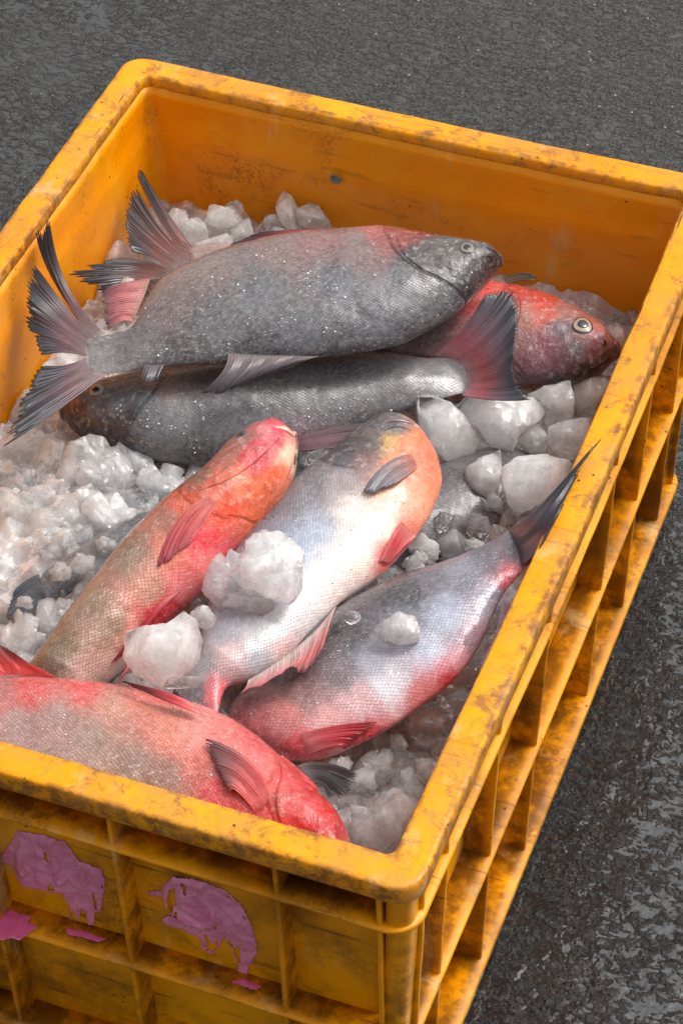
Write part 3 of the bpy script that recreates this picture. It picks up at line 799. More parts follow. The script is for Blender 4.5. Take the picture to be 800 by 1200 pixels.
for bq, mq, tq, n_, rg_ in (([(122, 391), (116, 395), (112, 398)], [(76, 330), (70, 334), (64, 330)], [(57, 250), (52, 261), (42, 270)], 9, .10),
                      ([(112, 399), (106, 405), (103, 411), (103, 418)], [(70, 352), (62, 368), (62, 390), (70, 412)], [(32, 299), (24, 332), (28, 368), (42, 417)], 22, .10),
                      ([(103, 419), (105, 427), (110, 434), (122, 439)], [(74, 430), (66, 450), (62, 464), (70, 478)], [(43, 430), (20, 474), (4, 506), (2, 524)], 20, .14)):
    A.fin('tail_fin', bq, mq, tq, n_, [(150, 134, 134), (126, 96, 100), (78, 66, 74), (34, 36, 44), (16, 16, 20)], rg_, hm=.001, ht=.003, gap=.4, seed=n_, width=.95)
A.fin('anal_fin', [(176, 328), (170, 345), (163, 362), (156, 378)], [(150, 332), (145, 346), (142, 362), (142, 376)], [(118, 342), (113, 356), (116, 372), (124, 388)], 22,
      [(188, 140, 128), (196, 120, 118), (150, 84, 88), (30, 26, 32)], .12, hb=-.004, hm=-.004, ht=-.004, gap=.2, seed=3)
A.fin('dorsal_fin', [(268, 414), (300, 416), (335, 417), (372, 418)], [(262, 436), (285, 436), (312, 432), (352, 424)], [(234, 463), (262, 460), (300, 446), (340, 432)], 26,
      [(128, 116, 114), (118, 106, 108), (84, 78, 84), (46, 46, 54)], .05, hb=.012, hm=.012, ht=.006, gap=.06, seed=4, width=.9)
A.fin('adipose_fin', [(170, 428), (180, 428), (192, 427)], [(168, 438), (176, 440), (186, 438)], [(164, 446), (172, 450), (184, 446)], 7, [(98, 92, 92), (86, 84, 88), (48, 46, 50)], .03, hb=.006, hm=.007, ht=.005, gap=.03, seed=5)
A.fin('pelvic_fin', [(400, 267), (370, 269), (345, 273)], [(345, 270), (318, 276), (300, 284)], [(300, 274), (275, 284), (258, 293)], 12, [(150, 80, 76), (150, 54, 56), (90, 40, 44), (40, 26, 34)], .08, hb=-.006, hm=-.006, ht=-.006, gap=.1, seed=6)
A.crumbs([(120, 395), (200, 340), (300, 290), (440, 270), (560, 290), (580, 320), (500, 380), (400, 405), (200, 425)], 480, seed=1)

# B: red headed fish behind
B = Fish('red_headed_fish', 'grey fish with bright red forehead and ringed eye at the far right corner', (640, 400, .203), (.02, -.20, 1),
    [((224, 290), (232, 316)), ((252, 284), (262, 330)), ((300, 288), (310, 370)), ((350, 290), (355, 395)), ((400, 294), (400, 410)), ((450, 300), (445, 425)), ((500, 308), (490, 436)), ((540, 318), (535, 444)), ((580, 329), (580, 450)), ((615, 335), (620, 453)), ((648, 346), (655, 454)), ((678, 361), (685, 449)), ((703, 379), (708, 437)), ((719, 397), (720, 423))], (727, 410), .022,
    [(240, 300, (150, 130, 122)), (350, 330, (100, 98, 100)), (500, 360, (70, 66, 70)), (560, 340, (190, 60, 52)), (600, 338, (190, 66, 56)), (640, 350, (196, 70, 56)), (640, 368, (182, 88, 72)), (665, 368, (150, 96, 84)), (700, 382, (180, 96, 82)), (718, 400, (150, 96, 86)), (612, 372, (168, 112, 96)), (608, 392, (140, 100, 98)), (640, 400, (128, 72, 84)), (650, 425, (110, 68, 80)), (620, 425, (136, 92, 104)), (680, 410, (84, 68, 74)), (700, 405, (116, 62, 66)), (710, 420, (74, 58, 58)), (690, 440, (44, 36, 36)), (660, 446, (60, 44, 46)), (625, 445, (110, 84, 92)), (580, 400, (90, 70, 76)), (655, 385, (90, 74, 80)), (722, 412, (110, 80, 72))],
    gill=[(596, 340), (606, 360), (600, 388), (594, 412), (606, 436), (622, 452)], seed=2)
B.gill_cover([(634, 350), (640, 372), (640, 395), (642, 420), (650, 444)], [(606, 345), (608, 366), (600, 395), (599, 420), (622, 446)], .0014)
B.eye((682, 381), 10.5, (172, 146, 126), (92, 78, 72), .60, .26, (44, 36, 38))
B.groove([(723, 404), (714, 418), (700, 428), (692, 434)], .0007)
B.groove([(706, 397), (709, 402), (706, 407)], .0010, name='nostril')
for bq, mq, tq, n_, rg_ in (([(234, 301), (230, 304), (226, 306)], [(198, 254), (194, 257), (191, 262)], [(165, 198), (163, 199), (160, 203)], 5, .06),
                      ([(225, 306), (218, 310), (210, 314), (202, 318)], [(186, 266), (174, 268), (168, 280), (176, 300)], [(156, 214), (146, 242), (144, 264), (152, 294)], 18, .10),
                      ([(204, 318), (196, 322), (188, 326)], [(166, 306), (146, 314), (146, 334)], [(124, 304), (78, 318), (108, 346)], 20, .18)):
    B.fin('tail_fin', bq, mq, tq, n_, [(150, 128, 122), (138, 96, 92), (92, 76, 78), (50, 50, 56), (20, 20, 26)], rg_, hb=.0, ht=.004, gap=.35, seed=n_, width=.95)
B.fin('pectoral_fin', [(588, 326), (592, 330), (596, 333)], [(604, 321), (608, 325), (610, 329)], [(618, 320), (630, 324), (622, 329)], 9, [(90, 66, 44), (74, 54, 38), (52, 38, 30)], .04, hb=-.001, hm=0, ht=0, gap=.03, seed=7)

# C: dark fish head to the left
C = Fish('dark_grey_fish', 'dark grey fish under the topmost one, dull head pointing left', (300, 480, .197), (.02, -.22, 1),
    [((545, 424), (545, 460)), ((525, 420), (520, 466)), ((495, 418), (485, 477)), ((450, 412), (440, 492)), ((400, 410), (395, 512)), ((350, 412), (345, 528)), ((300, 416), (295, 540)), ((255, 420), (250, 547)), ((215, 425), (208, 546)), ((175, 431), (165, 539)), ((140, 439), (130, 530)), ((112, 448), (102, 520)), ((92, 458), (84, 507)), ((78, 470), (75, 494))], (70, 482), .022,
    [(535, 440, (150, 148, 150)), (500, 440, (108, 104, 106)), (450, 450, (88, 84, 88)), (400, 470, (82, 78, 82)), (350, 460, (78, 76, 80)), (300, 470, (84, 82, 86)), (250, 480, (94, 92, 96)), (210, 490, (104, 104, 108)), (190, 510, (78, 80, 86)), (230, 535, (48, 50, 56)), (300, 530, (60, 58, 62)), (345, 515, (110, 80, 88)), (250, 440, (70, 62, 64)), (190, 455, (110, 84, 80)), (165, 470, (92, 98, 106)), (140, 465, (98, 104, 110)), (115, 475, (84, 80, 84)), (150, 495, (62, 54, 58)), (120, 500, (48, 38, 38)), (95, 505, (46, 38, 38)), (90, 480, (64, 52, 52)), (80, 478, (70, 52, 50)), (100, 460, (104, 98, 96)), (135, 525, (36, 32, 36)), (88, 473, (160, 96, 96), .5)],
    gill=[(192, 445), (178, 462), (160, 485), (151, 508), (160, 538)], dim=1.0, sat=.75, seed=3)
C.gill_cover([(158, 448), (146, 466), (138, 486), (134, 508), (140, 528)], [(188, 448), (174, 464), (160, 484), (153, 506), (162, 534)], .002)
C.eye((113, 457), 8.5, (176, 160, 150), (140, 134, 132), .5, .25, (120, 84, 82))
C.groove([(74, 478), (84, 488), (96, 492)], .0008)
C.groove([(90, 474), (87, 479), (90, 484)], .0009, name='nostril')
C.fin('tail_fin', [(508, 416), (524, 420), (540, 428), (547, 440), (546, 452), (540, 462)], [(545, 382), (562, 382), (576, 402), (582, 430), (584, 450), (575, 468)],
      [(570, 342), (596, 338), (608, 350), (604, 402), (602, 440), (622, 468)], 44, [(190, 140, 144), (176, 98, 108), (118, 92, 100), (66, 66, 74), (22, 22, 28)], .03, hb=.006, hm=.026, ht=.034, gap=.06, seed=3, width=.95, label='pink based fin with dark grey margin')
C.fin('pelvic_fin', [(345, 514), (348, 518), (350, 523), (350, 528)], [(400, 500), (402, 508), (402, 516), (398, 524)], [(458, 494), (450, 503), (430, 514), (405, 524)], 14, [(120, 88, 94), (124, 96, 102), (92, 86, 92), (54, 54, 62)], .06, hb=.012, hm=.016, ht=.018, gap=.08, seed=8)
C.crumbs([(130, 470), (250, 445), (400, 460), (540, 425), (540, 458), (400, 500), (250, 535), (150, 520)], 420, seed=2)

# D: brown and red fish, head up
D = Fish('brown_backed_red_fish', 'slender fish with brown back and scarlet belly, blunt head pointing up', (200, 650, .212), (-.05, -.25, 1),
    [((5, 815), (85, 860)), ((22, 795), (100, 835)), ((40, 772), (118, 806)), ((58, 744), (150, 778)), ((85, 706), (186, 742)), ((115, 668), (216, 714)), ((145, 632), (240, 690)), ((178, 597), (266, 660)), ((210, 570), (293, 632)), ((240, 546), (318, 606)), ((266, 521), (337, 580)), ((290, 503), (349, 552)), ((309, 496), (352, 528))], (336, 504), .029,
    [(60, 760, (110, 92, 72)), (100, 710, (124, 104, 84)), (150, 650, (126, 104, 86)), (190, 610, (150, 96, 78)), (215, 590, (186, 84, 60)), (130, 740, (140, 112, 92)), (175, 690, (170, 124, 104)), (205, 650, (196, 110, 90)), (130, 790, (206, 168, 156)), (160, 745, (214, 150, 140)), (190, 715, (202, 44, 62)), (215, 690, (222, 128, 128)), (240, 660, (224, 116, 114)), (235, 630, (214, 60, 66)), (262, 600, (226, 96, 74)), (290, 610, (228, 116, 86)), (310, 580, (228, 120, 88)), (325, 555, (226, 112, 82)), (290, 565, (232, 132, 104)), (250, 565, (196, 104, 84)), (235, 555, (120, 88, 74)), (265, 535, (160, 104, 92)), (285, 515, (150, 110, 102)), (300, 540, (206, 70, 80)), (320, 520, (214, 96, 108)), (335, 530, (232, 200, 176)), (322, 515, (170, 50, 66)), (300, 526, (180, 56, 66)), (348, 530, (238, 214, 190)), (345, 540, (228, 190, 166)), (310, 500, (204, 120, 120)), (330, 502, (216, 84, 96)), (346, 515, (214, 160, 148)), (265, 655, (206, 76, 84)), (180, 735, (186, 44, 56)), (338, 570, (226, 140, 112))],
    gill=[(208, 572), (226, 590), (256, 604), (282, 606), (304, 612), (318, 612)], dim=.98, sat=1.22, seed=4, tailb=.7, lens=1.0, scale=.0031)
D.gill_cover([(302, 499), (282, 512), (260, 532), (236, 556), (226, 566)], [(330, 512), (312, 532), (290, 550), (262, 566), (232, 576)], .0016)
D.gill_cover([(349, 536), (346, 552), (338, 572), (326, 590)], [(336, 524), (330, 544), (322, 566), (312, 592)], .0012)
D.eye((283, 509), 5.5, (90, 76, 74), (110, 100, 96), .6, .2, (110, 80, 74))
D.groove([(322, 500), (336, 503), (346, 513), (350, 528)], .0020, 'palelip', 'lip')
D.groove([(326, 499), (340, 505), (349, 518), (351, 530)], .0006, 'lip', 'lip_crease')
D.groove([(344, 530), (338, 556), (324, 584)], .0005, 'lip', 'throat_crease')
D.fin('pectoral_fin', [(240, 584), (246, 583), (251, 585), (254, 590)], [(204, 620), (214, 618), (222, 620), (230, 626)], [(184, 673), (192, 666), (206, 652), (220, 640)], 14, [(222, 124, 110), (208, 92, 90), (184, 72, 80), (148, 60, 66)], .05, onbody=True, hb=.0008, hm=.0022, ht=.002, gap=.06, seed=4)
D.fin('pelvic_fin', [(214, 690), (208, 694), (200, 698)], [(186, 718), (178, 722), (170, 726)], [(150, 762), (140, 770), (124, 786)], 10, [(222, 120, 122), (196, 48, 62), (140, 24, 40)], .05, onbody=True, hb=.001, hm=.003, ht=.003, gap=.05, seed=5)
D.fin('anal_fin', [(186, 742), (170, 758), (152, 774)], [(180, 752), (166, 768), (148, 784)], [(172, 764), (158, 780), (138, 800)], 10, [(222, 150, 150), (204, 80, 90), (170, 40, 60)], .05, hb=.004, hm=.004, ht=.004, gap=.05, seed=6)
D.crumbs([(60, 770), (180, 610), (300, 510), (345, 540), (240, 680), (130, 790)], 120, seed=3, rmax=.0008)

# E: pale bellied fish in the middle
E_ = Fish('white_bellied_fish', 'broad silver fish with orange throat and white belly lying across the middle', (370, 650, .210), (-.02, -.10, 1),
    [((208, 806), (254, 836)), ((220, 783), (265, 806)), ((231, 755), (292, 797)), ((240, 720), (332, 776)), ((251, 685), (366, 742)), ((270, 650), (400, 707)), ((294, 615), (440, 679)), ((323, 582), (476, 645)), ((352, 555), (503, 608)), ((381, 536), (517, 572)), ((404, 516), (515, 542)), ((430, 499), (502, 516)), ((453, 492), (487, 501))], (471, 493), .021,
    [(230, 810, (96, 92, 96)), (256, 812, (206, 80, 86)), (240, 780, (150, 148, 150)), (270, 775, (196, 170, 168)), (262, 735, (150, 150, 156)), (300, 770, (170, 168, 172)), (320, 735, (190, 190, 192)), (340, 765, (206, 170, 166)), (370, 720, (208, 196, 194)), (300, 690, (178, 180, 186)), (350, 680, (200, 204, 208)), (395, 690, (224, 204, 196)), (310, 620, (120, 124, 132)), (345, 590, (110, 112, 118)), (370, 565, (104, 102, 108)), (400, 560, (150, 140, 140)), (370, 620, (164, 170, 182)), (340, 650, (150, 164, 190)), (420, 600, (214, 204, 196)), (420, 650, (226, 214, 200)), (455, 620, (232, 204, 182)), (460, 655, (216, 84, 88)), (480, 620, (228, 130, 108)), (490, 590, (230, 160, 128)), (505, 570, (232, 138, 102)), (495, 545, (230, 122, 84)), (470, 550, (228, 136, 104)), (450, 575, (224, 184, 160)), (480, 520, (224, 134, 92)), (500, 530, (226, 116, 80)), (455, 515, (200, 160, 104)), (435, 510, (110, 102, 96)), (410, 525, (78, 74, 76)), (395, 530, (60, 60, 64)), (440, 498, (84, 84, 88)), (425, 518, (86, 80, 78)), (420, 540, (130, 100, 100)), (400, 540, (88, 86, 92)), (460, 498, (96, 96, 102)), (490, 640, (216, 100, 100))],
    gill=[(378, 538), (405, 548), (440, 548), (462, 538), (482, 526), (498, 512)], seed=5, tailb=.5)
E_.groove([(444, 500), (454, 493), (470, 492), (484, 497)], .0022, 'greylip', 'lip')
E_.groove([(450, 505), (464, 500), (482, 504)], .0006, 'mouth', 'mouth')
E_.fin('pectoral_fin', [(482, 534), (486, 541), (488, 549)], [(450, 550), (458, 560), (470, 564)], [(424, 584), (438, 582), (458, 572)], 14, [(206, 130, 112), (156, 130, 128), (128, 120, 126), (92, 92, 102)], .04, onbody=True, hb=.001, hm=.003, ht=.003, gap=.05, seed=4)
E_.fin('pelvic_fin', [(470, 612), (480, 620), (488, 634)], [(458, 632), (466, 640), (476, 646)], [(443, 662), (454, 662), (468, 654)], 11, [(232, 140, 130), (222, 70, 80), (214, 120, 120)], .05, onbody=True, hb=.001, hm=.002, ht=.001, gap=.08, seed=5)
E_.fin('anal_fin', [(392, 712), (370, 738), (345, 760), (318, 780), (292, 796)], [(386, 730), (368, 756), (346, 776), (316, 793), (288, 806)], [(374, 772), (350, 795), (338, 782), (308, 802), (280, 812)], 34, [(226, 206, 200), (212, 160, 156), (216, 112, 112), (120, 70, 74)], .12, hb=.010, hm=.018, ht=.024, gap=.18, seed=6, width=.95)
E_.fin('tail_fin', [(206, 808), (222, 822), (252, 834)], [(196, 826), (210, 838), (240, 850)], [(180, 850), (196, 862), (230, 870)], 20, [(120, 90, 94), (96, 60, 66), (40, 30, 36)], .1, hb=.0, hm=-.006, ht=-.014, gap=.1, seed=7)
E_.crumbs([(230, 790), (300, 640), (370, 560), (480, 590), (440, 670), (300, 780)], 260, seed=4, rmax=.0008)

# F: right hand fish, tail over the rim
F_ = Fish('dark_backed_silver_fish', 'silver fish with dark back, its tail lying over the right rim', (450, 780, .208), (-.36, -.22, 1),
    [((612, 608), (626, 654)), ((597, 620), (608, 674)), ((576, 632), (592, 692)), ((545, 646), (580, 716)), ((508, 660), (568, 746)), ((468, 673), (550, 778)), ((430, 691), (526, 805)), ((395, 712), (492, 830)), ((360, 736), (455, 856)), ((326, 762), (415, 877)), ((296, 790), (374, 892)), ((274, 815), (335, 893)), ((264, 840), (302, 882))], (276, 866), .019,
    [(605, 640, (84, 78, 86)), (596, 675, (206, 90, 100)), (570, 655, (96, 94, 102)), (545, 670, (132, 132, 142)), (575, 700, (150, 146, 160)), (500, 680, (104, 102, 108)), (520, 720, (178, 184, 198)), (560, 745, (150, 120, 132)), (450, 700, (46, 44, 48)), (400, 725, (38, 36, 40)), (420, 745, (60, 56, 60)), (480, 690, (64, 62, 66)), (470, 730, (120, 122, 132)), (500, 760, (192, 198, 212)), (540, 780, (206, 146, 154)), (440, 770, (172, 174, 186)), (460, 800, (214, 214, 220)), (500, 815, (210, 120, 124)), (400, 790, (120, 112, 116)), (360, 760, (40, 34, 38)), (320, 780, (50, 40, 42)), (345, 785, (66, 50, 52)), (290, 810, (120, 76, 76)), (350, 810, (150, 118, 116)), (420, 830, (212, 180, 180)), (380, 850, (220, 170, 168)), (330, 840, (206, 132, 128)), (300, 850, (196, 100, 98)), (350, 880, (214, 80, 88)), (430, 858, (204, 50, 70)), (530, 800, (190, 50, 70))],
    gill=None, seed=6, dim=.95, scale=.0029)
F_.fin('tail_fin', [(596, 620), (600, 632), (606, 646), (610, 662)], [(636, 588), (642, 596), (646, 606), (636, 636)], [(713, 502), (704, 513), (688, 534), (656, 596)], 24, [(92, 86, 94), (78, 72, 82), (62, 60, 70), (44, 46, 54), (24, 24, 28)], .16, [(.3, .5)], hb=.002, hm=.010, ht=.012, gap=.45, seed=3, wall=False)
F_.fin('anal_fin', [(588, 700), (584, 725), (576, 750), (562, 778)], [(598, 712), (594, 734), (586, 758), (572, 784)], [(596, 730), (592, 750), (584, 768), (566, 796)], 26, [(170, 140, 150), (130, 90, 104), (150, 60, 76)], .1, hb=.004, hm=.006, ht=.006, gap=.1, seed=4)
F_.fin('pelvic_fin', [(352, 862), (358, 872), (362, 884)], [(396, 852), (398, 860), (396, 874)], [(446, 847), (432, 858), (404, 880)], 16, [(228, 140, 140), (214, 84, 96), (190, 54, 68), (140, 40, 52)], .05, onbody=True, hb=.0015, hm=.003, ht=.002, gap=.06, seed=5)
F_.crumbs([(280, 840), (400, 730), (560, 650), (590, 700), (540, 790), (420, 860)], 420, seed=5, rmax=.0008)

# G: front fish
G = Fish('pink_red_fish', 'pinkish red fish nearest the front rim, scarlet head pointing right', (180, 900, .203), (.0, -.12, 1),
    [((-120, 806), (-122, 868)), ((-85, 804), (-92, 895)), ((-42, 798), (-50, 925)), ((0, 794), (0, 950)), ((45, 793), (45, 968)), ((90, 797), (90, 980)), ((140, 802), (138, 990)), ((190, 812), (182, 997)), ((232, 824), (222, 1002)), ((270, 840), (256, 1005)), ((306, 864), (288, 1007)), ((340, 895), (316, 1008)), ((368, 921), (345, 1008)), ((394, 948), (362, 1018)), ((408, 974), (382, 1030)), ((414, 1000), (398, 1038))], (410, 1032), .022,
    [(0, 815, (190, 120, 116)), (40, 805, (216, 96, 92)), (100, 802, (222, 92, 88)), (20, 850, (170, 142, 136)), (70, 840, (170, 140, 134)), (130, 830, (206, 150, 132)), (110, 870, (168, 146, 134)), (60, 900, (160, 138, 128)), (180, 830, (214, 132, 112)), (200, 860, (216, 136, 116)), (160, 900, (160, 134, 120)), (200, 910, (156, 122, 108)), (230, 900, (200, 104, 88)), (230, 850, (230, 148, 136)), (250, 860, (232, 130, 122)), (280, 880, (230, 120, 112)), (300, 900, (230, 112, 106)), (320, 930, (228, 112, 104)), (340, 920, (226, 92, 92)), (340, 950, (228, 96, 92)), (370, 940, (218, 44, 56)), (380, 965, (220, 36, 50)), (398, 975, (222, 60, 72)), (350, 970, (218, 60, 64)), (260, 930, (214, 60, 66)), (290, 950, (206, 46, 52)), (190, 812, (226, 110, 108)), (300, 862, (226, 90, 92)), (160, 940, (150, 122, 108)), (250, 980, (200, 80, 76)), (0, 900, (150, 130, 122)), (404, 985, (226, 128, 120))],
    gill=[(318, 872), (322, 900), (312, 930), (318, 955), (330, 985)], dim=.84, sat=1.22, seed=7, scale=.003)
G.gill_cover([(372, 926), (374, 942), (372, 958), (368, 975), (362, 990)], [(322, 880), (328, 905), (322, 932), (326, 958), (338, 985)], .0018)
G.groove([(393, 952), (395, 968), (404, 984)], .0005, 'lip', 'lip_crease')
G.fin('pectoral_fin', [(316, 932), (314, 941), (308, 948), (300, 952)], [(291, 897), (286, 908), (281, 918), (278, 930)], [(240, 870), (243, 883), (253, 904), (270, 932)], 18, [(222, 104, 100), (212, 84, 88), (190, 92, 94), (134, 84, 86), (84, 62, 64)], .04, onbody=True, hb=.001, hm=.004, ht=.003, gap=.05, seed=4)
G.fin('pelvic_fin', [(238, 838), (232, 830), (222, 822)], [(196, 822), (192, 815), (186, 808)], [(160, 806), (148, 801), (140, 797)], 12, [(226, 110, 110), (204, 60, 70), (150, 70, 76), (80, 50, 56)], .05, hb=.021, hm=.024, ht=.018, gap=.05, seed=5)
G.fin('dorsal_fin', [(66, 795), (44, 793), (20, 793), (0, 794)], [(36, 778), (18, 774), (0, 772), (-20, 772)], [(18, 766), (-2, 754), (-20, 750), (-50, 756)], 18, [(204, 60, 58), (196, 50, 48), (150, 60, 58), (90, 60, 62)], .06, hb=.004, hm=.008, ht=.012, gap=.06, seed=6, wall=False)
G.fin('gill_fin', [(348, 898), (352, 904), (358, 912), (364, 920)], [(378, 894), (380, 902), (380, 912), (378, 920)], [(420, 906), (421, 914), (408, 932), (388, 944)], 15, [(120, 110, 108), (70, 62, 62), (46, 40, 42), (24, 20, 22)], .1, [(.35, .3), (.7, .45)], hb=-.006, hm=-.004, ht=-.002, gap=.6, seed=9, width=.8)
G.crumbs([(0, 810), (150, 815), (260, 850), (340, 920), (300, 940), (200, 915), (0, 860)], 260, seed=6, rmax=.0008)

# buried fish that show only in gaps, then a dark filler body
Hh = Fish('buried_fish', 'dark fish almost buried in the ice, tail showing near the left wall', (90, 665, .180), (.12, -.1, 1),
    [((44, 676), (54, 704)), ((60, 664), (72, 700)), ((82, 648), (100, 700)), ((110, 628), (135, 698)), ((140, 610), (170, 690)), ((175, 600), (200, 670)), ((205, 600), (222, 640))], (225, 615), .02,
    [(60, 690, (80, 82, 86)), (110, 660, (96, 98, 100)), (180, 640, (70, 72, 76))], gill=None, seed=8, nseg=140)
Hh.fin('tail_fin', [(46, 674), (48, 684), (52, 694), (56, 704)], [(30, 682), (28, 696), (30, 708), (36, 718)], [(16, 694), (9, 712), (10, 728), (24, 736)], 20, [(96, 98, 102), (80, 84, 90), (60, 66, 74), (30, 32, 38)], .06, hb=.002, hm=.008, ht=.012, gap=.06, seed=3)
J = Fish('buried_scaly_fish', 'dark scaled fish under the ice right of the white bellied fish', (550, 600, .172), (.0, -.15, 1),
    [((640, 535), (650, 560)), ((615, 528), (630, 590)), ((585, 525), (600, 620)), ((550, 530), (565, 650)), ((510, 545), (520, 670)), ((470, 570), (475, 690)), ((430, 600), (430, 700)), ((400, 630), (400, 700))], (385, 665), .024,
    [(540, 580, (78, 74, 76)), (580, 600, (84, 80, 82)), (560, 560, (70, 62, 64)), (500, 640, (60, 58, 62))], gill=None, seed=9, nseg=160)
K_ = Fish('added_dark_body', 'added near black body filling the shadowed gap between the two upright fish', (360, 580, .165), (.0, -.1, 1),  # added black body that deepens the shadow in this gap
    [((300, 640), (330, 650)), ((300, 600), (350, 620)), ((305, 560), (375, 590)), ((320, 520), (400, 560)), ((345, 490), (420, 530)), ((380, 470), (440, 500))], (420, 480), .022,
    [(350, 570, (44, 42, 46)), (380, 530, (40, 38, 42)), (330, 600, (50, 48, 50))], gill=None, seed=10, nseg=120)
K_.root['category'] = 'fish'

# ------------------------------------------------------------------ ice
def icosphere(sub):
    t = (1 + 5 ** .5) / 2
    V = [(-1, t, 0), (1, t, 0), (-1, -t, 0), (1, -t, 0), (0, -1, t), (0, 1, t), (0, -1, -t), (0, 1, -t), (t, 0, -1), (t, 0, 1), (-t, 0, -1), (-t, 0, 1)]
    F = [(0, 11, 5), (0, 5, 1), (0, 1, 7), (0, 7, 10), (0, 10, 11), (1, 5, 9), (5, 11, 4), (11, 10, 2), (10, 7, 6), (7, 1, 8), (3, 9, 4), (3, 4, 2), (3, 2, 6), (3, 6, 8), (3, 8, 9), (4, 9, 5), (2, 4, 11), (6, 2, 10), (8, 6, 7), (9, 8, 1)]
    V = [np.array(v) / np.linalg.norm(v) for v in V]
    for _ in range(sub):
        cache = {}; F2 = []
        def midp(a, b):
            k = (min(a, b), max(a, b))
            if k not in cache:
                m_ = V[a] + V[b]; V.append(m_ / np.linalg.norm(m_)); cache[k] = len(V) - 1
            return cache[k]
        for a, b, c in F:
            ab, bc, ca = midp(a, b), midp(b, c), midp(c, a)
            F2 += [(a, ab, ca), (b, bc, ab), (c, ca, bc), (ab, bc, ca)]
        F = F2
    return np.array(V), np.array(F)
ICO = {k: icosphere(k) for k in (1, 2, 3, 4)}
def lump(seed, sub, style):
    """unit lump: 'shard' = one crystal cut by planes, 'grain' = several crystals grown together, 'melt' = rounded by melting"""
    rg = np.random.default_rng(seed); D_, F = ICO[sub]
    ncry = {'shard': 2, 'grain': 12, 'melt': 1}[style]
    r = np.zeros(len(D_))
    for j in range(ncry):
        npl = 11 if style != 'melt' else 12
        N = rg.normal(size=(npl, 3)); N /= np.linalg.norm(N, axis=1, keepdims=True)
        q_, _ = np.linalg.qr(rg.normal(size=(3, 3))); N = np.r_[N, q_, -q_]
        c = rg.normal(size=3); c *= (.46 if style == 'grain' else .15) / np.linalg.norm(c)
        hh = (.27 + .36 * rg.random(len(N)) if style == 'grain' else .55 + .45 * rg.random(len(N))) + N @ c
        hh = np.maximum(hh, .16)
        dn = D_ @ N.T
        q = np.where(dn > .02, hh / np.maximum(dn, .02), 9)
        if style == 'melt': rj = -np.log(np.exp(-9 * np.minimum(q, 4)).sum(1)) / 9
        else: rj = q.min(1)
        r = np.maximum(r, rj)
    r = np.clip(r, .2, 1.2)
    P = D_ * r[:, None]
    P = P + D_ * ((.03 if style != 'melt' else .05) * fbm(P * 5 + seed, 3, seed) + (0 if style == 'melt' else .05) * (worley(P * 5 + seed, seed) - .5))[:, None]
    return P, F
def basis(rotz, tilt, yaw2=0):
    a, b, c = rotz, tilt, yaw2
    return (np.array([[math.cos(a), -math.sin(a), 0], [math.sin(a), math.cos(a), 0], [0, 0, 1]]) @ np.array([[1, 0, 0], [0, math.cos(b), -math.sin(b)], [0, math.sin(b), math.cos(b)]]) @ np.array([[math.cos(c), 0, math.sin(c)], [0, 1, 0], [-math.sin(c), 0, math.cos(c)]]))
# view-independent local frame for named chunks: right along the crate, up, towards the front
def chunk(px, wh, z, style, mat, label, group=None, seed=0, rot=0.0, thick=.8, sub=4, name='ice_chunk'):
    P, F = lump(seed, sub, style)
    P = P / np.abs(P).max(0)
    c = at_z([px], z)[0]
    dist = np.linalg.norm(c - CAM); s = dist / FPX
    w, h = wh[0] * s / 2, wh[1] * s / 2
    th = thick * (w + h) / 2
    d = rays([px])[0]
    up = -ROT[1]; rt = ROT[0]
    ca, sa = math.cos(rot), math.sin(rot)
    e1 = rt * ca + up * sa; e2 = -rt * sa + up * ca
    Vw = P[:, :1] * e1 * w + P[:, 1:2] * e2 * h + P[:, 2:] * (-ROT[2]) * th
    if style == 'grain': Vw = Vw * 1.08
    W_ = Vw + c
    Vw[:, 0] += np.minimum(0, -.0215 - W_[:, 0])
    o = link(name, mesh(name, Vw, F, M[mat], False), None, c)
    return tag(o, label, 'ice', group or 'ice chunks in the crate')
